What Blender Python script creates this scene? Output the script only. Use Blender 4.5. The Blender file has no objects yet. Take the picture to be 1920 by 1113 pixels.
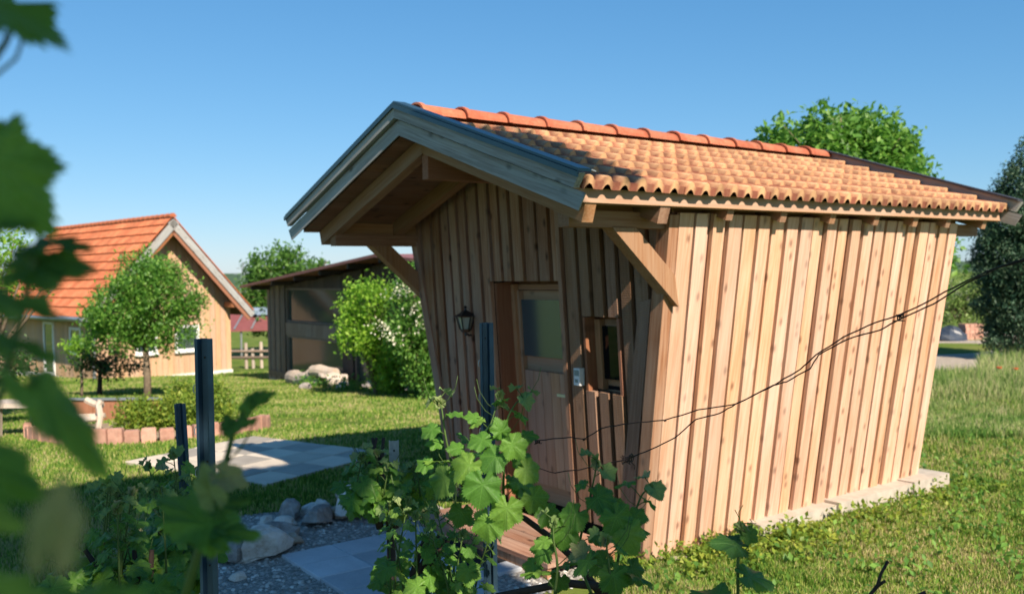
import bpy, math, random
import numpy as np
from mathutils import Vector, Matrix
random.seed(7); rng = np.random.default_rng(7)
S = bpy.context.scene
COL = S.collection
# ------------------------------------------------------------------ camera
F_PX = 1718.13
PITCH, ROLL = -0.0232, -0.0165
EYE = Vector((0, 0, 2.0))
cp, sp = math.cos(PITCH), math.sin(PITCH); cr, sr = math.cos(ROLL), math.sin(ROLL)
R0 = Vector((1, 0, 0)); FW = Vector((0, cp, sp)); U0 = Vector((0, -sp, cp))
RT = R0*cr + U0*sr; UP = -R0*sr + U0*cr
cam = bpy.data.cameras.new('camera'); camo = bpy.data.objects.new('camera', cam); COL.objects.link(camo)
m = Matrix((RT, UP, -FW)).transposed().to_4x4(); m.translation = EYE
camo.matrix_world = m
cam.sensor_width = 36; cam.lens = F_PX/1920*36; cam.clip_start = 0.05; cam.clip_end = 3000
cam.dof.use_dof = True; cam.dof.focus_distance = 3.0; cam.dof.aperture_fstop = 4.0
S.camera = camo
# ------------------------------------------------------------------ light
SUN_EL = math.radians(39.3)
TH = 0.9382                                    # heading of the hut
XA = Vector((math.cos(TH), -math.sin(TH), 0)); YA = Vector((math.sin(TH), math.cos(TH), 0))
hd = (XA*0.987 - YA*0.158).normalized()        # horizontal direction towards the sun
SUN = Vector((hd.x*math.cos(SUN_EL), hd.y*math.cos(SUN_EL), math.sin(SUN_EL)))
sl = bpy.data.lights.new('sun', 'SUN'); sl.energy = 4.9; sl.angle = math.radians(0.53); sl.color = (1.0, 0.88, 0.72)
so = bpy.data.objects.new('sun', sl); COL.objects.link(so)
so.rotation_euler = SUN.to_track_quat('Z', 'Y').to_euler()
w = bpy.data.worlds.new('World'); S.world = w; w.use_nodes = True
nt = w.node_tree; bg = nt.nodes['Background']
sky = nt.nodes.new('ShaderNodeTexSky'); sky.sky_type = 'NISHITA'; sky.sun_disc = False
sky.sun_elevation = SUN_EL; sky.sun_rotation = math.atan2(SUN.x, SUN.y)
sky.air_density = 1.0; sky.dust_density = 0.2; sky.ozone_density = 4.0; sky.altitude = 200
sp_ = nt.nodes.new('ShaderNodeSeparateColor'); cb_ = nt.nodes.new('ShaderNodeCombineColor'); nt.links.new(sky.outputs[0], sp_.inputs[0])
for i, (g_, k_) in enumerate(((1.03, .415), (.73, .92), (.60, 1.47))):      # clear deep-blue air
    pw = nt.nodes.new('ShaderNodeMath'); pw.operation = 'POWER'; nt.links.new(sp_.outputs[i], pw.inputs[0]); pw.inputs[1].default_value = g_
    ml = nt.nodes.new('ShaderNodeMath'); ml.operation = 'MULTIPLY'; nt.links.new(pw.outputs[0], ml.inputs[0]); ml.inputs[1].default_value = k_
    nt.links.new(ml.outputs[0], cb_.inputs[i])
nt.links.new(cb_.outputs[0], bg.inputs[0]); bg.inputs[1].default_value = 0.098
S.view_settings.view_transform = 'Standard'; S.view_settings.look = 'None'
S.view_settings.exposure = 0.9; S.view_settings.gamma = 1; S.view_settings.use_curve_mapping = False

# ------------------------------------------------------------------ helpers
def at(x, y, D):
    """world point that lies D metres in front of the eye in the direction (x, y)"""
    return EYE + (FW + RT*((x-960)/F_PX) - UP*((y-556.5)/F_PX))*D
def tag(o, label=None, cat=None, group=None, kind=None):
    if label: o['label'] = label
    if cat: o['category'] = cat
    if group: o['group'] = group
    if kind: o['kind'] = kind
    return o
def empty(name, loc=(0, 0, 0), rz=0.0, **k):
    o = bpy.data.objects.new(name, None); COL.objects.link(o); o.location = loc; o.rotation_euler = (0, 0, rz)
    o.empty_display_size = .1
    return tag(o, **k)
def link(name, me, mat=None, parent=None, M=None, **k):
    if mat is not None and not me.materials: me.materials.append(mat)
    o = bpy.data.objects.new(name, me); COL.objects.link(o)
    if parent is not None: o.parent = parent
    if M is not None: o.matrix_local = M
    return tag(o, **k)
def mesh(name, vs, fs, smooth=False):
    me = bpy.data.meshes.new(name); me.from_pydata([tuple(v) for v in vs], [], fs); 
    if smooth: me.shade_smooth()
    me.update(); return me
def np_mesh(name, V, Fc, smooth=False):
    """V (n,3) array, Fc (k,m) index array with constant face size"""
    me = bpy.data.meshes.new(name); n = len(V); k, c = Fc.shape
    me.vertices.add(n); me.vertices.foreach_set('co', np.ascontiguousarray(V, dtype=np.float32).ravel())
    me.loops.add(k*c); me.loops.foreach_set('vertex_index', Fc.astype(np.int32).ravel())
    me.polygons.add(k); me.polygons.foreach_set('loop_start', np.arange(0, k*c, c, dtype=np.int32))
    me.polygons.foreach_set('loop_total', np.full(k, c, dtype=np.int32))
    if smooth: me.polygons.foreach_set('use_smooth', np.ones(k, dtype=bool))
    me.update(calc_edges=True); return me
class MB:
    def __init__(s): s.v = []; s.f = []; s.mi = []; s.m = 0
    def add(s, vs, fs):
        b = len(s.v); s.v += [tuple(v) for v in vs]; s.f += [tuple(i+b for i in f) for f in fs]; s.mi += [s.m]*len(fs)
    def box(s, a, b, M=None):
        x0, y0, z0 = a; x1, y1, z1 = b
        vs = [Vector(p) for p in ((x0,y0,z0),(x1,y0,z0),(x1,y1,z0),(x0,y1,z0),(x0,y0,z1),(x1,y0,z1),(x1,y1,z1),(x0,y1,z1))]
        if M is not None: vs = [M @ v for v in vs]
        s.add(vs, [(0,3,2,1),(4,5,6,7),(0,1,5,4),(1,2,6,5),(2,3,7,6),(3,0,4,7)]); return s
    def beam(s, p0, p1, wd, ht, up=(0, 0, 1)):
        p0 = Vector(p0); p1 = Vector(p1); d = (p1-p0); L = d.length; d.normalize()
        x = d.cross(Vector(up)).normalized(); u = x.cross(d).normalized()
        M = Matrix((x, u, d)).transposed().to_4x4(); M.translation = p0
        return s.box((-wd/2, -ht/2, 0), (wd/2, ht/2, L), M)
    def tube(s, pts, rad, n=7, cap=True):
        pts = [Vector(p) for p in pts]; k = len(pts)
        if not hasattr(rad, '__len__'): rad = [rad]*k
        ref = None; vs = []
        for i, p in enumerate(pts):
            t = (pts[min(i+1, k-1)]-pts[max(i-1, 0)]).normalized()
            if ref is None: ref = t.orthogonal().normalized()
            ref = (ref - t*ref.dot(t)).normalized(); q = t.cross(ref)
            for j in range(n):
                a = 2*math.pi*j/n; vs.append(p + (ref*math.cos(a)+q*math.sin(a))*rad[i])
        fs = [(i*n+j, i*n+(j+1) % n, (i+1)*n+(j+1) % n, (i+1)*n+j) for i in range(k-1) for j in range(n)]
        if cap: fs += [tuple(range(n-1, -1, -1)), tuple((k-1)*n+j for j in range(n))]
        s.add(vs, fs); return s
    def lathe(s, prof, n=16, c=(0, 0, 0), M=None):
        vs = []
        for r, z in prof:
            for j in range(n):
                a = 2*math.pi*j/n; v = Vector((c[0]+r*math.cos(a), c[1]+r*math.sin(a), c[2]+z)); vs.append(M @ v if M is not None else v)
        k = len(prof)
        fs = [(i*n+j, i*n+(j+1) % n, (i+1)*n+(j+1) % n, (i+1)*n+j) for i in range(k-1) for j in range(n)]
        fs += [tuple(range(n-1, -1, -1)), tuple((k-1)*n+j for j in range(n))]
        s.add(vs, fs); return s
    def build(s, name, mat, parent=None, smooth=False, M=None, **k):
        me = mesh(name, s.v, s.f, smooth)
        mats = mat if isinstance(mat, (list, tuple)) else [mat]
        for q in mats: me.materials.append(q)
        if len(mats) > 1: me.polygons.foreach_set('material_index', s.mi)
        return link(name, me, None, parent, M, **k)
def frame(p, x, z):
    """matrix with the given x axis, z axis and y = z cross x"""
    z = Vector(z).normalized(); x = Vector(x); x = (x - z*x.dot(z)).normalized(); y = z.cross(x)
    M = Matrix((x, y, z)).transposed().to_4x4(); M.translation = Vector(p); return M
def plate(name, parent, p, xa, za, pts, t, mat, **k):
    """outline pts (x, z) in the plane through p, thickness t along y (z cross x)"""
    n = len(pts); vs = [(a, 0, b) for a, b in pts]+[(a, t, b) for a, b in pts]
    fs = [tuple(range(n)), tuple(range(2*n-1, n-1, -1))]+[(i, (i+1) % n+0, (i+1) % n+n, i+n) for i in range(n)]
    return link(name, mesh(name, vs, fs), mat, parent, frame(p, xa, za), **k)
def beam(name, parent, p0, p1, wd, ht, mat, up=(0, 0, 1), endcut=0.0, **k):
    """a timber whose long axis is its own z axis"""
    p0 = Vector(p0); p1 = Vector(p1); d = p1-p0; L = d.length; d.normalize()
    x = d.cross(Vector(up)).normalized(); M = frame(p0, x, d)
    b = MB(); e = endcut
    h = ht/2; a = wd/2
    vs = [(-a,-h,0),(a,-h,0),(a,h,0),(-a,h,0),(-a,-h,L),(a,-h,L),(a,h,L),(-a,h,L)]
    if e: vs[4] = (-a,-h,L-e if e > 0 else L); vs[5] = (a,-h,L-e if e > 0 else L)
    b.add(vs, [(0,3,2,1),(4,5,6,7),(0,1,5,4),(1,2,6,5),(2,3,7,6),(3,0,4,7)])
    return b.build(name, mat, parent, M=M, **k)

# ------------------------------------------------------------------ materials
class NT:
    def __init__(s, name):
        s.m = bpy.data.materials.new(name); s.m.use_nodes = True; s.t = s.m.node_tree; s.p = s.t.nodes['Principled BSDF']
        s.out = s.t.nodes['Material Output']; s.tc = s.n('ShaderNodeTexCoord'); s.oi = s.n('ShaderNodeObjectInfo')
    def n(s, t, **k):
        q = s.t.nodes.new(t)
        for a, b in k.items(): setattr(q, a, b)
        return q
    def l(s, a, b): s.t.links.new(a, b)
    def math(s, op, a, b=None, clamp=False):
        q = s.n('ShaderNodeMath', operation=op, use_clamp=clamp)
        for i, v in enumerate((a, b)):
            if v is None: continue
            if isinstance(v, (int, float)): q.inputs[i].default_value = v
            else: s.l(v, q.inputs[i])
        return q.outputs[0]
    def mix(s, f, a, b, mode='MIX'):
        q = s.n('ShaderNodeMix', data_type='RGBA', blend_type=mode)
        for i, v in ((0, f), (6, a), (7, b)):
            if isinstance(v, (int, float)): q.inputs[i].default_value = v
            elif isinstance(v, (tuple, list)): q.inputs[i].default_value = (*v, 1)[:4]
            else: s.l(v, q.inputs[i])
        return q.outputs[2]
    def coord(s, scale=(1, 1, 1), src='Object', rnd=True):
        mp = s.n('ShaderNodeMapping'); mp.inputs['Scale'].default_value = scale
        if rnd:
            c = s.n('ShaderNodeCombineXYZ')
            for i, k in enumerate((37., 91., 53.)): s.l(s.math('MULTIPLY', s.oi.outputs['Random'], k), c.inputs[i])
            va = s.n('ShaderNodeVectorMath', operation='ADD'); s.l(s.tc.outputs[src], va.inputs[0]); s.l(c.outputs[0], va.inputs[1]); s.l(va.outputs[0], mp.inputs[0])
        else: s.l(s.tc.outputs[src], mp.inputs[0])
        return mp.outputs[0]
    def noise(s, v, sc=5, det=4, rough=.6, dist=0):
        q = s.n('ShaderNodeTexNoise'); q.inputs['Scale'].default_value = sc; q.inputs['Detail'].default_value = det
        q.inputs['Roughness'].default_value = rough; q.inputs['Distortion'].default_value = dist; s.l(v, q.inputs['Vector']); return q.outputs[0]
    def ramp(s, f, stops):
        q = s.n('ShaderNodeValToRGB'); e = q.color_ramp.elements
        while len(e) < len(stops): e.new(.5)
        for i, (p, c) in enumerate(stops):
            e[i].position = p; e[i].color = (*c, 1) if isinstance(c, (tuple, list)) else (c, c, c, 1)
        s.l(f, q.inputs[0]); return q.outputs[0]
    def bump(s, h, st=.3, d=.01):
        q = s.n('ShaderNodeBump'); q.inputs['Strength'].default_value = st; q.inputs['Distance'].default_value = d
        s.l(h, q.inputs['Height']); s.l(q.outputs[0], s.p.inputs['Normal'])
    def fin(s, col, rough=.8, spec=.3, metal=0):
        if isinstance(col, (tuple, list)): s.p.inputs['Base Color'].default_value = (*col, 1)
        else: s.l(col, s.p.inputs['Base Color'])
        if isinstance(rough, (int, float)): s.p.inputs['Roughness'].default_value = rough
        else: s.l(rough, s.p.inputs['Roughness'])
        s.p.inputs['Specular IOR Level'].default_value = spec; s.p.inputs['Metallic'].default_value = metal
        return s.m
def wood(name, dark, light, grey=None, greyamt=.3, knots=.7, var=.35, saw=False, rough=.72):
    s = NT(name)
    g = s.noise(s.coord((26, 26, .9)), 2.2, 6, .62, .6)
    fine = s.noise(s.coord((120, 120, 3)), 2, 3, .6)
    big = s.noise(s.coord((3, 3, .7)), 1.6, 3, .6)
    f = s.math('ADD', s.math('MULTIPLY', g, .75), s.math('MULTIPLY', fine, .25))
    c = s.ramp(f, [(.3, dark), (.52, [(a+b)/2 for a, b in zip(dark, light)]), (.72, light)])
    # knots
    vo = s.n('ShaderNodeTexVoronoi'); vo.inputs['Scale'].default_value = 1.0; vo.voronoi_dimensions = '2D'; kc = s.n('ShaderNodeSeparateXYZ'); s.l(s.coord((9, 1, 5.0)), kc.inputs[0]); kk = s.n('ShaderNodeCombineXYZ'); s.l(kc.outputs[0], kk.inputs[0]); s.l(kc.outputs[2], kk.inputs[1]); s.l(kk.outputs[0], vo.inputs['Vector'])
    kd = s.math('ADD', vo.outputs['Distance'], s.math('MULTIPLY', s.math('SUBTRACT', g, .5), .12))
    k = s.ramp(kd, [(.07, 1.), (.12, .6), (.22, 0.)])
    kc2 = s.n('ShaderNodeSeparateColor'); s.l(vo.outputs['Color'], kc2.inputs[0]); k = s.math('MULTIPLY', k, s.math('GREATER_THAN', kc2.outputs[0], .62))
    c = s.mix(s.math('MULTIPLY', k, knots), c, [q*.42 for q in dark])
    if grey:
        gf = s.ramp(s.math('ADD', s.math('MULTIPLY', big, .7), s.math('MULTIPLY', g, .3)), [(.42, 0.), (.64, 1.)])
        c = s.mix(s.math('MULTIPLY', gf, greyamt), c, grey)
    hsv = s.n('ShaderNodeHueSaturation'); s.l(c, hsv.inputs['Color'])
    r2 = s.math('FRACT', s.math('MULTIPLY', s.oi.outputs['Random'], 17.31)); r3 = s.math('FRACT', s.math('MULTIPLY', s.oi.outputs['Random'], 71.7))
    s.l(s.math('ADD', 1-var/2, s.math('MULTIPLY', r2, var)), hsv.inputs['Value'])
    s.l(s.math('ADD', .90, s.math('MULTIPLY', r3, .16)), hsv.inputs['Saturation'])
    s.l(s.math('ADD', .490, s.math('MULTIPLY', r3, .008)), hsv.inputs['Hue'])
    h = f
    if saw:
        wv = s.n('ShaderNodeTexWave', bands_direction='Z'); wv.inputs['Scale'].default_value = 26; wv.inputs['Distortion'].default_value = 1.6; wv.inputs['Detail'].default_value = 2
        s.l(s.coord((.6, .6, 1)), wv.inputs['Vector'])
        h = s.math('ADD', s.math('MULTIPLY', wv.outputs['Fac'], .5), f)
        c2 = s.mix(s.math('MULTIPLY', wv.outputs['Fac'], .35), hsv.outputs[0], [q*.5 for q in dark])
    else: c2 = hsv.outputs[0]
    s.bump(h, .5 if saw else .32, .006 if saw else .003)
    return s.fin(c2, rough, .25)
M = {}
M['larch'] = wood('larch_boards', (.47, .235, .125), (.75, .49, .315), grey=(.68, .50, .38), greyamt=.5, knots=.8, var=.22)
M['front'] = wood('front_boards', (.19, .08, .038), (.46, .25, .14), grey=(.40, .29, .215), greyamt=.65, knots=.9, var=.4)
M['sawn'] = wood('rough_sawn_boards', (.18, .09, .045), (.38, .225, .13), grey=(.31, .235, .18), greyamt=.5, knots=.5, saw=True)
M['frame_wood'] = wood('frame_wood', (.22, .085, .035), (.36, .17, .08), knots=.4, var=.2)
M['sash_wood'] = wood('sash_wood', (.36, .18, .08), (.52, .31, .165), knots=.3, var=.15)
M['door_wood'] = wood('door_wood', (.34, .19, .10), (.52, .33, .20), grey=(.44, .33, .25), greyamt=.5, knots=.7, var=.2)
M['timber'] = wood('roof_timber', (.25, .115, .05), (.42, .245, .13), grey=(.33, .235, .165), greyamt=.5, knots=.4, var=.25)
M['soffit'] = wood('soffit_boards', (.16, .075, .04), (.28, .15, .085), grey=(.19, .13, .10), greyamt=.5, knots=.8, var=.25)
M['barge'] = wood('weathered_grey_boards', (.17, .15, .13), (.50, .48, .45), grey=(.36, .39, .40), greyamt=.55, knots=.8, var=.2)
M['barn_wood'] = wood('old_barn_boards', (.085, .06, .045), (.26, .19, .14), grey=(.22, .185, .155), greyamt=.7, knots=.4, var=.5)
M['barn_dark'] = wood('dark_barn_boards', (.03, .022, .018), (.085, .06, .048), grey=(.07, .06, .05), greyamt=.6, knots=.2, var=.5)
M['house_wood'] = wood('house_boards', (.42, .24, .12), (.62, .42, .25), grey=(.5, .38, .28), greyamt=.4, knots=.3, var=.25)
M['drift'] = wood('bleached_wood', (.32, .25, .19), (.56, .47, .38), grey=(.5, .45, .4), greyamt=.6, knots=.2, var=.3)
def clay(name, a, b, lich, la=.5, sc=9, edge=None):
    s = NT(name); n = s.noise(s.coord(), sc, 6, .7); n2 = s.noise(s.coord(), 45, 3, .7); n3 = s.noise(s.coord(), 2.5, 2)
    c = s.ramp(n, [(.35, a), (.62, b)])
    lf = s.ramp(s.math('ADD', s.math('MULTIPLY', n2, .5), s.math('MULTIPLY', n3, .5)), [(.44, 0.), (.6, 1.)])
    c = s.mix(s.math('MULTIPLY', lf, la), c, lich)
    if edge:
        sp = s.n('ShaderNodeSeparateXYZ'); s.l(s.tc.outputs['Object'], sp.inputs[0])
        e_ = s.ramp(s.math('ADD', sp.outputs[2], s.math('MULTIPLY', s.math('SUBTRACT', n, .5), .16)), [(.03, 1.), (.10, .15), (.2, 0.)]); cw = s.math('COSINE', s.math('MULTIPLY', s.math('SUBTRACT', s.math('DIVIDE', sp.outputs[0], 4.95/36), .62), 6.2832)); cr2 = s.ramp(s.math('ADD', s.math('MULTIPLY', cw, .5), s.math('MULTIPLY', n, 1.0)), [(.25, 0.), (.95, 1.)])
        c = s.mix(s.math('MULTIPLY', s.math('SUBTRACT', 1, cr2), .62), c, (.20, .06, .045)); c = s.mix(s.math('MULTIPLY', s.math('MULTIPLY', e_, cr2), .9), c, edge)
    st_ = s.ramp(s.noise(s.coord(), 7, 4, .6), [(.52, 0.), (.68, 1.)]); c = s.mix(s.math('MULTIPLY', st_, .4), c, [q*.42 for q in a])
    hsv = s.n('ShaderNodeHueSaturation'); s.l(c, hsv.inputs['Color']); s.l(s.math('ADD', .8, s.math('MULTIPLY', s.oi.outputs['Random'], .4)), hsv.inputs['Value'])
    s.bump(n2, .4, .004); return s.fin(hsv.outputs[0], .85, .25)
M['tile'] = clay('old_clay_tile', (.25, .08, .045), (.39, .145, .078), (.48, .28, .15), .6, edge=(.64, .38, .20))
M['ridge'] = clay('new_clay_ridge', (.36, .095, .05), (.45, .135, .07), (.42, .2, .12), .5)
M['house_tile'] = clay('orange_clay_tile', (.40, .11, .048), (.49, .15, .068), (.42, .19, .10), .45)
M['brick'] = clay('pink_edging_stone', (.38, .19, .14), (.5, .27, .2), (.5, .33, .25), .5)
def plain(name, c, rough=.6, spec=.4, metal=0, n=.12, sc=8):
    s = NT(name); q = s.noise(s.coord(), sc, 4)
    col = s.mix(q, [v*(1-n*1.5) for v in c], [min(1, v*(1+n*1.5)) for v in c]); s.bump(q, .1, .002); return s.fin(col, rough, spec, metal)
M['cap'] = plain('dark_metal_cap', (.045, .085, .095), .35, .5, .6)
M['flash'] = plain('pale_metal_flashing', (.30, .34, .34), .45, .5, .5)
M['verge'] = plain('dark_verge_metal', (.05, .045, .045), .5, .4, .3)
M['black'] = plain('black_painted_metal', (.012, .012, .013), .35, .5)
M['white'] = plain('white_plastic', (.72, .73, .74), .4, .5, 0, .03)
M['whitepaint'] = plain('white_paint', (.75, .74, .72), .6, .3, 0, .05)
M['display'] = plain('grey_display', (.22, .27, .27), .3, .5)
M['post'] = plain('blue_grey_painted_steel', (.035, .075, .12), .42, .5, .35, .3, 14)
M['posthole'] = plain('rusty_hole', (.02, .015, .012), .8)
M['galv'] = plain('galvanised_steel', (.36, .39, .42), .45, .5, .5, .35, 40)
M['wire'] = plain('rusty_wire', (.035, .022, .018), .6, .4, .4, .4, 60)
M['handle'] = plain('steel_handle', (.55, .57, .6), .3, .5, .8)
M['concrete'] = plain('concrete', (.42, .37, .31), .9, .2, 0, .25, 12)
M['white_base'] = plain('white_plinth', (.66, .64, .6), .9, .2, 0, .1, 6)
M['mat'] = plain('dark_door_mat', (.02, .022, .025), .95, .1, 0, .4, 60)
M['maroon'] = plain('maroon_sheet_roof', (.20, .065, .065), .5, .4, .1, .2, 3)
M['barnroof'] = plain('red_brown_sheet_roof', (.24, .09, .075), .55, .4, .1, .25, 3)
M['tarp'] = plain('dark_tarpaulin', (.035, .045, .065), .4, .5, 0, .3, 9)
M['dark_in'] = plain('dark_interior', (.012, .012, .013), .9, .1)
M['gutter'] = plain('zinc_gutter', (.30, .32, .34), .4, .5, .5)
M['bluecloth'] = plain('blue_grey_cloth', (.2, .27, .38), .8)
M['redflower'] = plain('red_petals', (.75, .06, .02), .6)
def glass(name, tint, rough=.03, mixv=.5, bumpy=0, fm=1.0):
    s = NT(name); s.t.nodes.remove(s.p)
    g = s.n('ShaderNodeBsdfGlossy'); g.inputs['Roughness'].default_value = rough; g.inputs['Color'].default_value = (.9, .95, 1, 1)
    d = s.n('ShaderNodeBsdfDiffuse'); d.inputs['Color'].default_value = (*tint, 1)
    fr = s.n('ShaderNodeFresnel'); fr.inputs[0].default_value = 1.52
    f = s.math('ADD', s.math('MULTIPLY', fr.outputs[0], fm), mixv, True)
    if bumpy:
        b = s.n('ShaderNodeBump'); b.inputs['Strength'].default_value = bumpy; b.inputs['Distance'].default_value = .02; s.l(s.noise(s.coord(), 1.3, 2), b.inputs['Height']); s.l(b.outputs[0], g.inputs['Normal'])
    x = s.n('ShaderNodeMixShader'); s.l(f, x.inputs[0]); s.l(d.outputs[0], x.inputs[1]); s.l(g.outputs[0], x.inputs[2]); s.l(x.outputs[0], s.out.inputs[0]); return s.m
M['doorglass'] = glass('door_glass', (.045, .075, .09), .22, .10)
M['winglass'] = glass('window_glass', (.006, .007, .008), .015, .0, 0, .55)
M['barnglass'] = glass('barn_plastic_window', (.05, .066, .056), .09, .0, .12, .6)
M['houseglass'] = glass('house_glass', (.04, .06, .07), .03, .2)
M['lampglass'] = glass('lantern_glass', (.3, .32, .3), .2, .12)
def leafmat(name, a, b, c=None, trans=.4, vein=False, spec=.25, rough=.5, island=True, tcol=None, bcol=None):
    s = NT(name)
    if island:
        ge = s.n('ShaderNodeNewGeometry'); rr = ge.outputs['Random Per Island']
    else: rr = s.oi.outputs['Random']
    st = [(0., a), (.6, b)] + ([(1., c)] if c else [])
    col = s.ramp(rr, st)
    if vein:
        n = s.noise(s.coord(rnd=False), 11, 4); col = s.mix(s.ramp(n, [(.35, .35), (.65, 0.)]), col, [q*.6 for q in a])
        tc = s.tc.outputs['UV']; sep = s.n('ShaderNodeSeparateXYZ'); s.l(tc, sep.inputs[0])
        X, Y = sep.outputs[0], sep.outputs[1]; mx = None; hgt = None
        for an in (0, 50, -50, 108, -108):
            dx, dy = math.sin(math.radians(an)), math.cos(math.radians(an))
            al = s.math('ADD', s.math('MULTIPLY', X, dx), s.math('MULTIPLY', Y, dy))
            cr_ = s.math('ABSOLUTE', s.math('SUBTRACT', s.math('MULTIPLY', X, dy), s.math('MULTIPLY', Y, dx)))
            # side veins: bands running off the main vein at 45 degrees
            band = s.math('PINGPONG', s.math('SUBTRACT', al, s.math('MULTIPLY', cr_, .8)), .07)
            side = s.math('MULTIPLY', s.math('SUBTRACT', 1, s.math('DIVIDE', band, .013), True), s.math('LESS_THAN', cr_, s.math('MULTIPLY', al, .45)))
            main = s.math('SUBTRACT', 1, s.math('DIVIDE', cr_, .016), True)
            v = s.math('MULTIPLY', s.math('MAXIMUM', main, s.math('MULTIPLY', side, .45)), s.math('GREATER_THAN', al, 0))
            mx = v if mx is None else s.math('MAXIMUM', mx, v)
        col = s.mix(s.math('MULTIPLY', mx, .5), col, [min(1, q*1.9+.03) for q in b])
        s.bump(s.math('ADD', s.math('MULTIPLY', mx, -.6), s.math('MULTIPLY', n, .8)), .5, .006)
    if not vein:
        pass
    ge2 = s.n('ShaderNodeNewGeometry')
    if bcol: col2 = s.mix(s.math('MULTIPLY', ge2.outputs['Backfacing'], .55), col, bcol)
    else: col2 = col
    s.fin(col2, rough, spec)
    t = s.n('ShaderNodeBsdfTranslucent')
    tc_ = s.mix(.65, col, tcol or [min(1, q*2.3) for q in b]); s.l(tc_, t.inputs['Color'])
    x = s.n('ShaderNodeMixShader'); x.inputs[0].default_value = trans
    s.l(s.p.outputs[0], x.inputs[1]); s.l(t.outputs[0], x.inputs[2]); s.l(x.outputs[0], s.out.inputs[0]); return s.m
M['vine'] = leafmat('vine_leaf', (.07, .19, .035), (.13, .30, .04), (.26, .42, .07), .45, True, .35, .42, False, (.20, .36, .03), (.12, .2, .12))
M['vine_young'] = leafmat('young_vine_leaf', (.16, .26, .08), (.26, .36, .12), (.36, .30, .18), .35, True, .25, .6, False, (.3, .4, .08), (.3, .34, .25))
M['vine_dark'] = leafmat('dark_vine_leaf', (.05, .14, .03), (.09, .22, .04), (.18, .32, .06), .45, True, .3, .5, False, (.15, .28, .02), (.1, .17, .12))
M['apple'] = leafmat('apple_leaf', (.05, .13, .02), (.11, .25, .035), (.21, .36, .055), .38, spec=.4)
M['sapling'] = leafmat('sapling_leaf', (.025, .06, .02), (.04, .09, .025), (.08, .15, .04), .3)
M['bright'] = leafmat('bright_leaf', (.09, .21, .022), (.19, .35, .035), (.32, .47, .06), .4)
M['walnut'] = leafmat('walnut_leaf', (.04, .10, .022), (.08, .18, .03), (.14, .26, .05), .35)
M['elder'] = leafmat('elder_leaf', (.05, .13, .025), (.11, .24, .04), (.20, .34, .06), .35)
M['elder_far'] = leafmat('pale_leaf', (.10, .17, .045), (.16, .25, .06), (.26, .34, .11), .3)
M['conifer'] = leafmat('conifer_leaf', (.02, .055, .032), (.042, .095, .05), (.12, .18, .10), .15)
M['flower'] = leafmat('cream_flower', (.55, .52, .34), (.7, .68, .5), (.78, .76, .6), .2)
M['bush'] = leafmat('bush_leaf', (.08, .15, .02), (.17, .25, .03), (.30, .33, .05), .3)
M['bark'] = plain('bark', (.16, .12, .085), .9, .1, 0, .5, 22)
M['vinewood'] = plain('vine_wood', (.055, .036, .028), .85, .2, 0, .5, 45)
M['shoot'] = plain('green_shoot', (.07, .12, .03), .55, .3, 0, .3, 20)

# ------------------------------------------------------------------ terrain
def sst(a, b, x):
    t = np.clip((x-a)/(b-a), 0, 1); return t*t*(3-2*t)
def gz(x, y):
    x = np.asarray(x, float); y = np.asarray(y, float)
    d = np.where(y < 36, .062*np.clip(y-11.5, 0, 30), 1.52+.012*np.clip(y-36, 0, 90))
    s = 1-sst(1, 7, x)
    return -d*s
def G(x, y): return float(gz(x, y))
TO = Vector((.9055, 6.3797, 0))
def loc(x, y):
    dx = np.asarray(x)-TO.x; dy = np.asarray(y)-TO.y
    return dx*XA.x+dy*XA.y, dx*YA.x+dy*YA.y
def hw(X, Y, Z=0): return TO+XA*X+YA*Y+Vector((0, 0, Z))
def lawn_mat():
    s = NT('lawn'); c = s.coord(rnd=False)
    a = s.noise(c, .55, 5, .65); b = s.noise(c, 7, 5, .7); d = s.noise(c, 60, 3, .7)
    col = s.ramp(s.math('ADD', s.math('MULTIPLY', a, .6), s.math('MULTIPLY', b, .4)), [(.34, (.06, .12, .015)), (.50, (.14, .20, .03)), (.62, (.24, .23, .07)), (.74, (.34, .27, .15))])
    col = s.mix(s.math('MULTIPLY', d, .5), col, (.03, .05, .01))
    s.bump(d, .6, .02); return s.fin(col, .95, .1)
M['lawn'] = lawn_mat()
xs = np.unique(np.concatenate([np.linspace(-700, -60, 24), np.linspace(-60, -14, 36), np.arange(-14, 18.01, .25), np.linspace(18, 60, 30), np.linspace(60, 700, 24)]))
ys = np.unique(np.concatenate([np.linspace(-60, -4, 16), np.arange(-4, 34.01, .25), np.linspace(34, 120, 40), np.linspace(120, 900, 30)]))
XX, YY = np.meshgrid(xs, ys)
ZZ = gz(XX, YY) + .018*np.sin(XX*1.3+.5)*np.sin(YY*.9)*sst(8, 14, YY)
nx = len(xs); ny = len(ys)
I = (np.arange(ny-1)[:, None]*nx+np.arange(nx-1)[None]).ravel()
me = np_mesh('ground', np.stack([XX.ravel(), YY.ravel(), ZZ.ravel()], 1), np.stack([I, I+1, I+nx+1, I+nx], 1), True)
link('ground', me, M['lawn'], kind='structure')
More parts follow.
